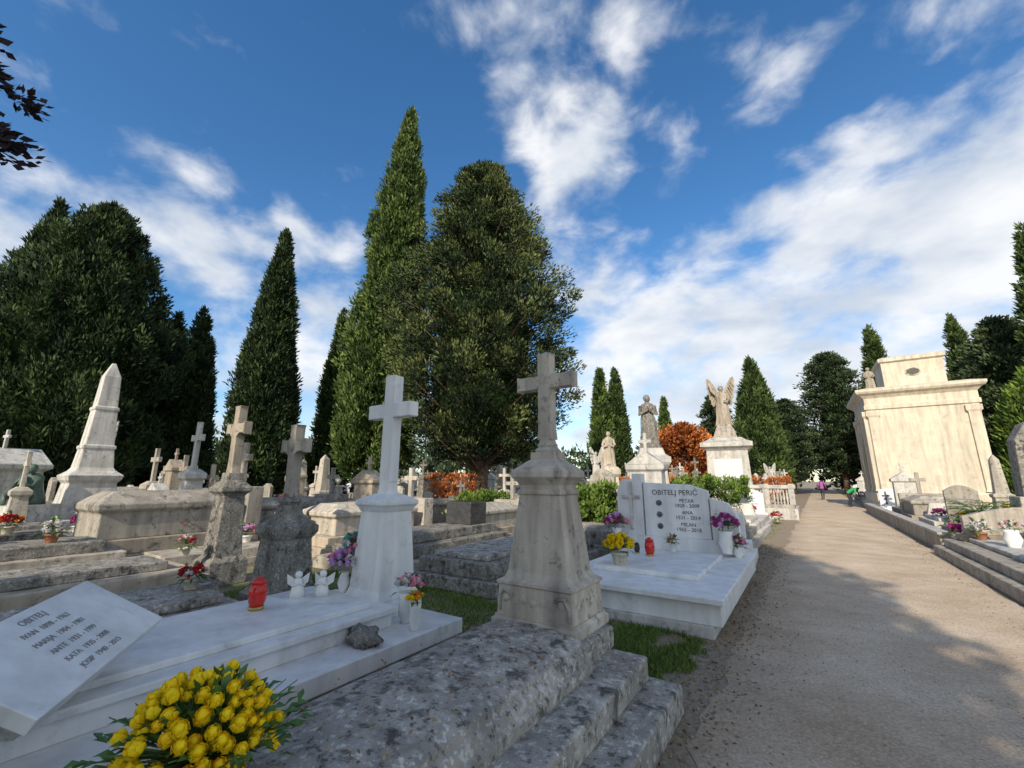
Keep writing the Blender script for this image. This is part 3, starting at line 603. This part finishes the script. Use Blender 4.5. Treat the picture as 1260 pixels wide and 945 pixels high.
pT=pt.make('family_tomb',(0,0,0),-AZ,bevel=.008)
text(pT,'inscription','OBITELJ PERI\u0106',.125,(-2.0,8.147,1.38))
for i,sx in enumerate(('PETAR\n1928 - 2009','ANA\n1931 - 2014','MILAN\n1955 - 2018')): text(pT,'inscription',sx,.085,(-1.8,8.147,1.2-i*.2))
pp=B();pp.lathe(0,0,[(.05,0),(.05,.012),(.04,.016)],'photo',16)
for i in range(3):
    o_=pp.make('portrait',(-2.28,8.15,1.2-i*.2),0);o_.parent=pT;o_.rotation_euler=(math.pi/2,0,0)
x,y=W(-2.3,6.1);small('yellow_flower_pot',potf(['yellow'],.2,.04,70,'pot',.12,.16,nl=70,ll=.1),x,y,.46)
x,y=W(-2.15,7.0);small('red_grave_lantern',lambda b:lantern(b,0,0,0,1.3),x,y,.46)
x,y=W(-2.4,7.15);small('dark_grave_lantern',lambda b:lantern(b,0,0,0,.8,'cap'),x,y,.46)
x,y=W(-1.95,7.6);small('orange_flower_pot',potf(['orange','wflower'],.08,.03,9,'porcelain',.06,.14),x,y,.46)
x,y=W(-3.0,7.9);small('lilac_flower_vase',vasef(['lilac','purple','pink'],.2,.045,40,.1,.3),x,y,.45)
x,y=W(-1.2,7.95);small('purple_flower_vase',vasef(['purple','purple','lilac'],.2,.05,40,.12,.35),x,y,.45)
x,y=W(-1.05,8.0);small('purple_flower_vase',vasef(['pink','purple'],.12,.035,20,.08,.16),x,y,.4)
x,y=W(-2.05,4.2);small('pink_flower_pot',potf(['wflower','pink','lilac'],.11,.035,34,'terracotta',.08,.06,nl=30),x,y,0)
# ------------------------------------------------------------------ statues
def figure(b,x,y,z,h,mat,wings=False,arm=0,rz=0):
    b.lathe(x,y,[(r*h,z+k*h) for r,k in ((.19,0),(.17,.05),(.15,.2),(.135,.38),(.125,.5),(.12,.56),(.1,.64),(.115,.72),(.125,.78),(.1,.83),(.045,.855),(.038,.88))],mat,28,1.05,.82,fold=.09,nf=9)
    b.ball((x,y,z+.935*h),.062*h,mat,12,.05,.9,1,1.2);b.ball((x,y+.02*h,z+.95*h),.066*h,mat,10,.2,1,1,1.1);b.ball((x,y-.062*h,z+.93*h),.012*h,mat,6)
    for s in (-1,1):
        if arm==1 and s<0: pts=[(.11*s,0,.8),(.2*s,-.04,.9),(.24*s,-.06,1.06),(.25*s,-.06,1.13)]
        elif arm==2: pts=[(.12*s,0,.79),(.15*s,-.05,.64),(.04*s,-.13,.7),(0,-.14,.74)]
        else: pts=[(.12*s,0,.79),(.17*s,-.02,.64),(.12*s,-.12,.58),(.05*s,-.15,.6)]
        b.tube([(x+p[0]*h,y+p[1]*h,z+p[2]*h) for p in pts],[.042*h,.036*h,.03*h,.022*h],mat,8)
        if wings:
            pr=[(.04,.8),(.1,.95),(.17,1.1),(.25,1.22),(.31,1.25),(.33,1.14),(.31,1.1),(.325,.98),(.3,.95),(.31,.84),(.28,.82),(.28,.7),(.25,.69),(.24,.58),(.2,.5),(.17,.52),(.12,.6),(.05,.66)]
            P=[(x+s*p[0]*h,z+p[1]*h) for p in pr]
            if s<0:P=P[::-1]
            b.pext(P,y+.09*h,y+.12*h,mat)
            for k in range(6):
                b.tube([(x+s*(.08+.03*k)*h,y+.085*h,z+(.8+.06*k)*h),(x+s*(.17+.025*k)*h,y+.085*h,z+(.52+.09*k)*h)],[.014*h,.008*h],mat,5)
am=B();am.loft(0,0,[(1.3,1.2,0),(1.3,1.2,.5),(1.15,1.05,.55),(1.15,1.05,.9),(1.0,.9,1.2),(.95,.85,1.3),(.9,.8,3.0),(1.,.9,3.1),(1.15,1.05,3.2),(1.15,1.05,3.4),(.9,.8,3.5),(.7,.6,3.65)],'offwhite')
am.box(0,-.86,1.6,1.2,.06,1.,'white')
am.loft(0,0,[(.55,.5,3.65),(.36,.34,4.2),(.28,.26,4.35)],'beige');am.ball((0,0,3.95),.45,'beige',14,.5,1,1,.8)
figure(am,0,0,4.3,2.05,'warm',True,1)
place(am,'angel_monument',-3.15,24,0,rot=.1,bevel=.03)
bal=B();slab(bal,-3.6,-.45,21.6,24.5,0,.45,'offwhite');slab(bal,-3.5,-.55,21.7,24.4,.45,.6,'beige')
for xx in (-3.5,-2.5,-1.5,-.6): bal.box(xx,21.8,.6,.2,.2,.85,'offwhite')
for k in range(24):
    xx=-3.35+k*.117
    if min(abs(xx-q) for q in (-3.5,-2.5,-1.5,-.6))>.14: bal.lathe(xx,21.8,[(.04,.6),(.025,.7),(.05,.88),(.025,1.1),(.04,1.25)],'offwhite',8)
for k in range(20):
    yy=22+k*.12;bal.lathe(-.6,yy,[(.04,.6),(.025,.7),(.05,.88),(.025,1.1),(.04,1.25)],'offwhite',8)
slab(bal,-3.6,-.45,21.68,21.92,1.25,1.4,'offwhite');slab(bal,-.72,-.48,21.92,24.4,1.25,1.4,'offwhite')
bal.make('balustrade_tomb',(0,0,0),-AZ,bevel=.015)
s1=B();s1.loft(0,0,[(.7,.7,0),(.7,.7,.5),(.55,.55,.6),(.5,.5,.8),(.42,.42,1.9),(.46,.46,2.),(.54,.54,2.15),(.54,.54,2.3),(.4,.4,2.4),(.34,.34,2.6)],'offwhite')
figure(s1,0,0,2.6,1.75,'oldgrey',False,2);s1.tube([(.2,0,2.6),(.24,0,3.5)],[.05,.05],'oldgrey',8);place(s1,'statue_monument',-4.1,14.1,0,rot=.4,bevel=.015)
s2=B();s2.loft(0,0,[(.42,.42,0),(.42,.42,.4),(.34,.34,.5),(.28,.28,1.7),(.36,.36,1.8),(.36,.36,1.95),(.26,.26,2.05)],'beige')
figure(s2,0,0,2.03,1.25,'warm',False,0);place(s2,'statue_monument',-5.7,14.6,0,rot=.4,bevel=.015)
ob=B();ob.loft(0,0,[(1.2,1.1,0),(1.2,1.1,.25),(.85,.8,.26),(.85,.8,.6),(.75,.7,.7),(.68,.64,.8),(.6,.56,1.5),(.68,.64,1.6),(.72,.68,1.75),(.52,.5,1.9),(.46,.44,2.0),(.4,.38,2.6),(.43,.41,2.62),(.43,.41,2.72),(.38,.36,2.74),(.3,.29,3.9),(.33,.32,3.92),(.33,.32,4.02),(.28,.27,4.05),(.23,.22,5.1),(.05,.05,5.6)],'offwhite')
ob.make('obelisk_monument',(-14.0,14.5,0),-AZ,bevel=.02)
x,y=W(-5.2,11.8);shrub('yellow_green_shrub',x,y,.6,.5,1.7,70,'hedge')
x,y=W(-3.2,17.5);shrub('clipped_hedge',x,y,1.3,1.6,1.9,110,'hedge')
x,y=W(-6.3,20);shrub('autumn_shrub',x,y,1.6,.8,1.9,60,'autumn')
x,y=W(-2.4,29);shrub('autumn_shrub',x,y,1.6,1.6,2.0,60,'autumn')
x,y=W(-9.5,12);shrub('clipped_hedge',x,y,1.,.6,1.3,60,'hedge')
x,y=W(-13.5,15);shrub('autumn_shrub',x,y,.9,.6,2.1,50,'autumn')
# ------------------------------------------------------------------ generic grave variants
def kerb(b,w_,l,h,mat,top=None):
    b.box(0,-l/2,0,w_,l,h*.5,mat);b.box(0,-l/2,h*.5,w_-.16,l-.16,h*.5,top or mat)
VAR=[]
def v_cross(m,ht=1.2,ch=.9,k='beige'):
    b=B();kerb(b,1.3,2.3,.36,k);b.loft(0,.25,[(.34,.3,0),(.34,.3,.3),(.25,.22,.38),(.19,.17,ht-.15),(.25,.22,ht-.1),(.25,.22,ht),(.11,.1,ht+.1)],m);b.cross(0,.25,ht+.08,ch,.55,.12,.1,m,.015,.66);return b
def v_head(m,k,h=1.1,w_=.9):
    b=B();kerb(b,1.3,2.2,.35,k);b.box(0,.1,0,w_+.2,.3,.4,m);arch(b,-w_/2,w_/2,.4,h,.02,.18,m,.16)
    for i in range(4): b.box(random.uniform(-.05,.05),.014,h*.82-i*.1,w_*random.uniform(.35,.6),.012,.03,'inkgrey' if m!='dark' else 'offwhite')
    return b
def v_stele(m,k):
    b=B();kerb(b,1.4,2.3,.45,k);b.loft(0,.2,[(.5,.25,0),(.5,.25,.4),(.4,.2,.45),(.38,.18,1.5),(.46,.24,1.55),(.46,.24,1.65)],m);b.pext([(-.46,1.65),(.46,1.65),(0,1.95)],-.03,.42,m);b.cross(0,.2,1.85,.5,.32,.08,.08,m,0,.62);return b
def v_obel(m,k,h=2.4):
    b=B();kerb(b,1.3,2.2,.3,k);b.loft(0,.25,[(.35,.35,0),(.35,.35,.4),(.27,.27,.5),(.25,.25,.9),(.3,.3,.95),(.3,.3,1.05),(.2,.2,1.1),(.13,.13,h),(.02,.02,h+.2)],m);return b
def v_sarc(m,k):
    b=B();kerb(b,1.6,2.5,.4,k);b.loft(0,-1.2,[(.6,1.0,.4),(.6,1.0,.75),(.66,1.06,.8),(.66,1.06,.88),(.3,.8,1.05)],m);b.box(0,.2,0,1.3,.3,1.1,m);b.cross(0,.2,1.1,.8,.5,.12,.1,m,0,.65);return b
def v_urn(m,k):
    b=B();kerb(b,1.3,2.2,.35,k);b.loft(0,.2,[(.32,.32,0),(.32,.32,.35),(.25,.25,.42),(.22,.22,1.2),(.3,.3,1.27),(.3,.3,1.35)],m);b.lathe(0,.2,[(.1,1.35),(.06,1.42),(.2,1.6),(.22,1.72),(.12,1.82),(.15,1.86),(.03,1.98)],m,14);return b
def v_white(m='white'):
    b=B();kerb(b,1.7,2.3,.36,m);slab(b,-.6,.6,-1.9,-.4,.36,.42,m);arch(b,-.7,.1,.36,1.1,.0,.15,m,.1);arch(b,.12,.65,.36,.85,.0,.15,m,.08);b.cross(-.45,-.02,.45,.6,.3,.06,.03,'ink',0,.66);return b
def v_low(m,k):
    b=B();b.box(0,-1.1,0,1.5,2.6,.22,k);b.box(0,-1.1,.22,1.25,2.3,.18,m);b.box(0,-1.1,.4,.95,1.9,.1,m);b.loft(0,.05,[(.4,.12,.4),(.3,.06,.85)],m);return b
def v_angel(m,k):
    b=B();kerb(b,1.5,2.4,.4,k);b.loft(0,.3,[(.42,.4,0),(.42,.4,.5),(.33,.31,.6),(.3,.28,1.4),(.4,.38,1.5),(.4,.38,1.6)],m);figure(b,0,.3,1.6,1.3,m,True,0);return b
for nm,b in (('cross_gravestone',v_cross('beige')),('cross_gravestone',v_cross('offwhite',1.4,1.0,'oldgrey')),('cross_gravestone',v_cross('warm',1.0,1.1,'beige')),('cross_gravestone',v_cross('oldgrey',1.7,.8,'oldgrey')),
 ('headstone_grave',v_head('white','offwhite')),('headstone_grave',v_head('dark','offwhite',1.0,1.0)),('headstone_grave',v_head('beige','beige',1.3,.7)),('stele_gravestone',v_stele('warm','beige')),('stele_gravestone',v_stele('offwhite','oldgrey')),
 ('obelisk_gravestone',v_obel('beige','beige')),('sarcophagus_tomb',v_sarc('oldgrey','oldgrey')),('sarcophagus_tomb',v_sarc('beige','warm')),('urn_gravestone',v_urn('offwhite','beige')),('marble_grave',v_white()),('slab_tomb',v_low('oldgrey','beige')),('slab_tomb',v_low('offwhite','offwhite')),('angel_gravestone',v_angel('offwhite','beige'))):
    VAR.append((nm,b.mesh(nm)))
POTS=[]
for mats,pm in ((['yellow'],'terracotta'),(['redf','pink'],'pot'),(['lilac','pink'],'porcelain'),(['wflower'],'terracotta'),(['orange','redf'],'pot'),(['purple'],'porcelain')):
    b=B();pot(b,0,0,0,.1,.14,pm);bouquet(b,(0,0,.2),.18,mats,24,.06,nl=40,ll=.12,lw=.025,lay=2,pn=8);POTS.append(b.mesh('flower_pot'))
lb=B();lantern(lb,0,0,0,1.1);LAN=lb.mesh('red_grave_lantern')
def grave(r,d,i=None,flip=False,s=1.,sz=1.):
    x,y=W(r,d);dist=math.hypot(x,y)
    if i is None:
        i=random.randrange(len(VAR) if dist>22 else len(VAR)-1)
        if i==13 and dist<16: i=2
    nm,me=VAR[i]
    rot=-AZ+(math.pi if flip else 0)+random.uniform(-.04,.04)
    o=inst(me,nm,(x,y,0),rot,scale=(s,s,s*sz))
    if dist<26:
        b=o.modifiers.new('bevel','BEVEL');b.width=.012;b.segments=1;b.limit_method='ANGLE'
    if random.random()<.8:
        for _ in range(random.choice((1,1,2,3))):
            lx,ly=random.uniform(-.45,.45),random.uniform(-1.6,-.3);c,sn=math.cos(rot),math.sin(rot)
            pm_=LAN if random.random()<.07 else random.choice(POTS)
            inst(pm_,'flower_pot' if pm_ is not LAN else 'red_grave_lantern',(x+s*(lx*c-ly*sn),y+s*(lx*sn+ly*c),.36*s*sz),random.random()*6,scale=(1,1,1))
    return o
def excl(r,d):
    x,y=W(r,d)
    if y<5.5 or abs(math.atan2(x,y))>math.radians(57) or y>55: return True
    if r>-9.2 and d<5.0: return True
    if r>-8.2 and d<10.5: return True
    if r>-16.6 and d<4.2: return True
    if r>-3.7 and d<28 : return True
    if r>-6.6 and 12.6<d<18: return True
    for tx,ty,tr in ((-14,14.5,2.2),(-1.6,22,1.6),(-7.9,24.5,1.8),(-25,24,3.5),(-15.3,26,1.5),(-18.4,13.6,2.6)):
        if math.hypot(x-tx,y-ty)<tr: return True
    return False
d=2.2
row=0
while d<60:
    r=-1.6-random.random()
    while r>-52:
        if not excl(r,d) and random.random()<.88: grave(r,d+random.uniform(-.15,.15),s=random.uniform(.85,1.15),sz=random.uniform(.85,1.2))
        r-=random.uniform(1.7,2.3)
        if random.random()<.07: r-=1.2
    d+=3.2 if row%2 else 2.9;row+=1
def gp(x,y,i,s=1,sz=1):
    r=x*RX+y*RY;dd=x*DX+y*DY;return grave(r,dd,i,s=s,sz=sz)
gp(-8.6,11.3,1,1.1,1.15);gp(-12.0,14.2,0,1.1,1.1)
for rr_,d1,zs in ((-10.6,3.0,'beige'),(-12.9,2.9,'oldgrey'),(-15.2,3.1,'warm')):
    b=B();slab(b,rr_-1.0,rr_+1.0,-2.5,d1,0,.2,'beige');slab(b,rr_-.8,rr_+.8,-2.3,d1-.25,.2,.42,zs);slab(b,rr_-.6,rr_+.6,-2.1,d1-.5,.42,.6,'oldgrey')
    b.make('stepped_stone_tomb',(0,0,0),-AZ,bevel=.015,rough=.02,lv=4)
for rr_,dd,i in ((-10.4,1.9,3),(-10.9,.9,1),(-12.7,1.7,4),(-15.0,1.6,1),(-12.9,.6,0)):
    x,y=W(rr_,dd);inst(POTS[i],'flower_pot',(x,y,.6),rr_)
sb=B();sb.loft(0,0,[(.6,.8,0),(.6,.8,.6),(.5,.7,.65),(.5,.7,.9)],'offwhite')
sb.lathe(0,.1,[(.32,.9),(.3,1.1),(.24,1.3),(.2,1.55),(.22,1.7),(.08,1.8)],'bronze',18,fold=.08);sb.ball((.03,-.05,1.93),.13,'bronze',10,.1,1,1,1.15)
for s in (-1,1):
    sb.tube([(s*.12,0,1.12),(s*.16,-.42,1.16),(s*.14,-.46,.92)],[.13,.1,.07],'bronze',8);sb.tube([(s*.2,.05,1.65),(s*.27,-.15,1.42),(s*.05,-.32,1.5),(0,-.2,1.75)],[.075,.06,.05,.04],'bronze',8)
sb.make('bronze_statue',(-14.2,12.9,0),-AZ+.6)
mm=B();mm.loft(0,0,[(1.2,1.,0),(1.2,1.,.35),(1.0,.85,.4),(.98,.83,1.9),(1.15,1.,2.0),(1.15,1.,2.15)],'offwhite');mm.pext([(-1.15,2.15),(1.15,2.15),(0,2.75)],-.98,.98,'offwhite');mm.box(0,-.86,.4,.6,.04,1.3,'dark');mm.cross(0,0,2.7,.7,.42,.1,.1,'offwhite',0,.65)
for s in (-1,1): mm.lathe(s*.75,-.95,[(.13,.36),(.11,.45),(.09,1.8),(.14,1.98)],'white',14)
mm.make('chapel_tomb',(-18.4,15.6,0),-AZ+.2,bevel=.02)
# ------------------------------------------------------------------ mausoleum on the right
ms=B();x0,x1,y0,y1=3.15,7.5,30,35.5;cx=(x0+x1)/2;cy=(y0+y1)/2;hw=(x1-x0)/2;hd=(y1-y0)/2
ms.loft(cx,cy,[(hw+.35,hd+.35,0),(hw+.35,hd+.35,.35),(hw+.2,hd+.2,.4),(hw+.2,hd+.2,.9),(hw+.08,hd+.08,1.0),(hw,hd,1.05),(hw,hd,5.3),(hw+.08,hd+.08,5.35),(hw+.08,hd+.08,5.55),(hw+.03,hd+.03,5.6),(hw+.03,hd+.03,5.95),(hw+.15,hd+.15,6.1),(hw+.3,hd+.3,6.2),(hw+.36,hd+.36,6.3),(hw+.36,hd+.36,6.42),(hw-.1,hd-.1,6.55)],'plaster')
for xx in (x0+.25,x1-.25): ms.loft(xx,y0-.06,[(.27,.09,1.05),(.22,.06,1.15),(.22,.06,4.9),(.3,.1,5.0),(.3,.1,5.25)],'plaster')
for yy in (y0+.3,y0+1.7,y1-1.7,y1-.3):
    ms.loft(x0-.08,yy,[(.12,.3,1.05),(.08,.24,1.15),(.08,.24,4.9),(.13,.32,5.0),(.13,.32,5.25)],'plaster')
ms.box(x0-.015,(y0+y1)/2,1.05,.04,1.5,3.2,'bronze')
ms.loft(cx+.1,cy-1.,[(1.25,1.3,6.5),(1.25,1.3,7.9),(1.36,1.42,7.98),(1.36,1.42,8.15),(1.15,1.2,8.25)],'plaster')
ang=[2*math.pi*i/24 for i in range(24)]
oc=[( .26*math.cos(a),.15*math.sin(a)) for a in ang];ms.pext([(cx+.1+p[0],7.3+p[1]) for p in oc],cy-2.33,cy-2.29,'ink')
for i in range(24):
    a,b2=ang[i],ang[(i+1)%24];ms.tube([(cx+.1+.3*math.cos(a),cy-2.32,7.3+.19*math.sin(a)),(cx+.1+.3*math.cos(b2),cy-2.32,7.3+.19*math.sin(b2))],[.03,.03],'plaster',6)
figure(ms,x0+.45,y0+.6,6.45,1.35,'warm',False,0)
ms.make('mausoleum',(0,0,0),-AZ,bevel=.02)
# ------------------------------------------------------------------ right side tombs
rt=B();slab(rt,2.15,4.8,8.2,13.6,0,.2,'beige');slab(rt,2.3,4.7,8.4,13.4,.2,.36,'beige');slab(rt,2.6,4.4,9.2,12.9,.36,.44,'offwhite')
slab(rt,2.5,4.7,13.0,13.35,.36,.5,'warm');arch(rt,2.6,4.6,.5,.85,13.05,13.25,'cream',.22)
rt.make('low_stone_tomb',(0,0,0),-AZ,bevel=.02,rough=.02,lv=4)
rt=B();slab(rt,2.2,4.9,2.5,7.9,0,.16,'beige');slab(rt,2.35,4.8,2.7,7.7,.16,.3,'oldgrey');slab(rt,2.7,4.4,3.2,7.2,.3,.4,'beige')
rt.make('low_stone_tomb',(0,0,0),-AZ,bevel=.02,rough=.02,lv=4)
mn=B();mn.loft(0,0,[(.8,.5,0),(.8,.5,.7),(.62,.38,.8),(.6,.36,1.2)],'beige');mn.pext([(-.5,1.2),(.5,1.2),(.42,2.6),(.2,3.0),(0,3.1),(-.2,3.0),(-.42,2.6)],-.28,.28,'oldgrey');mn.cross(0,-.3,1.7,1.1,.6,.12,.05,'oldgrey',0,.66)
place(mn,'stone_stele_monument',4.9,16.4,0,bevel=.03)
x,y=W(3.6,16.2)
fp=B();pot(fp,0,0,0,.25,.4,'terracotta')
for i in range(60):
    a=random.random()*6.28;t=random.uniform(.2,1.4);P=[Vector((0,0,.4))]
    for k in range(1,6): P.append(Vector((math.cos(a)*.13*k,math.sin(a)*.13*k,.4+math.sin(t)*.16*k-.016*k*k)))
    fp.tube(P,[.006]*6,'green',3)
    for k in range(1,6):
        for s in (-1,1): leaf(fp,P[k],(math.cos(a)-s*math.sin(a),math.sin(a)+s*math.cos(a),.1),.14,.02)
fp.make('fern_plant',(x,y,.3),0)
for r_,d_,i,zz in ((2.75,12.7,3,.44),(3.5,12.6,2,.44),(3.9,11.9,1,.44),(2.6,13.6,5,.3),(2.8,9.9,3,.4),(3.4,15,1,.4),(4.2,12.9,0,.44),(3.2,9.4,1,.44)):
    x,y=W(r_,d_);inst(POTS[i],'flower_pot',(x,y,zz),r_)
vb=B();vase(vb,0,0,0,.13,.3,'porcelain');bouquet(vb,(0,0,.34),.12,['wflower','pink'],14,.04);x,y=W(2.9,11.6);vb.make('flower_vase',(x,y,.44))
for d_,i in ((17.6,6),(20.2,15),(23,11),(26,8),(28.6,13)): grave(3.6,d_,i)
for d_,i in ((17,3),(21,7),(25,9),(14,14),(38,2),(42,0),(46,8),(50,4)): grave(6.3 if d_<30 else 3.8,d_,i)
b=B();slab(b,2.35,2.55,14.,29.3,0,.38,'beige');slab(b,2.32,2.58,14.,29.3,.38,.44,'offwhite');b.make('low_kerb_wall',(0,0,0),-AZ,bevel=.01)
for d_,i in ((10.9,13),(13.6,14),(16.4,15),(19.2,4),(28,12),(31.2,0),(34.4,8),(37.8,2),(41,0),(45,3),(49,0),(53,7)): grave(-1.9,d_,i)
grave(-3.5,11.4,8,s=1.1,sz=1.1);grave(-5.2,12.6,6,s=1.1,sz=1.2)
x,y=W(-1.1,19.2);inst(POTS[1],'flower_pot',(x,y,.1))
# ------------------------------------------------------------------ people
def person(name,x,y,rz,joints,edges,rad,top,bot,zwaist):
    me=bpy.data.meshes.new(name);me.from_pydata(joints,edges,[]);o=bpy.data.objects.new(name,me);sc.collection.objects.link(o)
    s=o.modifiers.new('skin','SKIN')
    for i,r in enumerate(rad): me.skin_vertices[0].data[i].radius=(r,r*.85)
    me.skin_vertices[0].data[0].use_root=True
    ss=o.modifiers.new('sub','SUBSURF');ss.levels=1;ss.render_levels=1
    bpy.context.view_layer.update();dg=bpy.context.evaluated_depsgraph_get();m2=bpy.data.meshes.new_from_object(o.evaluated_get(dg))
    o.modifiers.clear();o.data=m2;m2.materials.clear()
    for k in (top,bot,'skin','hair'): m2.materials.append(M[k])
    hd=Vector(joints[3])
    for p in m2.polygons:
        c=p.center;p.use_smooth=True
        if (c-hd).length<.16: p.material_index=3 if (c.y>hd.y-.02 or c.z>hd.z+.06) else 2
        elif c.z<zwaist: p.material_index=1
        else: p.material_index=0
        for hidx in (7,10):
            if (c-Vector(joints[hidx])).length<.07: p.material_index=2
    o.location=(x,y,0);o.rotation_euler=(0,0,rz);return o
E=[(0,1),(1,2),(2,3),(2,5),(5,6),(6,7),(2,8),(8,9),(9,10),(0,11),(11,12),(12,13),(13,14),(0,15),(15,16),(16,17),(17,18),(1,4)]
J=[(0,0,.92),(0,0,1.2),(0,0,1.42),(0,-.02,1.6),(0,-.01,1.3),(.19,0,1.38),(.25,.05,1.12),(.25,-.1,.9),(-.19,0,1.38),(-.25,-.08,1.12),(-.24,-.22,.92),(.1,0,.88),(.1,-.13,.5),(.1,-.05,.1),(.1,-.18,.04),(-.1,0,.88),(-.1,.08,.5),(-.1,.3,.12),(-.1,.2,.04)]
Rr=[.15,.15,.08,.1,.15,.07,.05,.035,.07,.05,.035,.1,.07,.05,.045,.1,.07,.05,.045]
x,y=W(.95,45);person('walking_person',x,y,-AZ+2.9,J,E,Rr,'cloth1','cloth2',.9)
J2=[(0,0,.85),(0,-.22,1.02),(0,-.42,1.1),(0,-.6,1.12),(0,-.3,1.05),(.18,-.4,1.06),(.2,-.45,.8),(.15,-.55,.55),(-.18,-.4,1.06),(-.2,-.45,.8),(-.15,-.55,.55),(.1,0,.8),(.12,-.08,.45),(.12,.02,.1),(.12,-.12,.04),(-.1,0,.8),(-.12,-.08,.45),(-.12,.02,.1),(-.12,-.12,.04)]
x,y=W(2.0,34);person('bending_person',x,y,-AZ+1.2,J2,E,Rr,'cloth3','cloth2',.8)
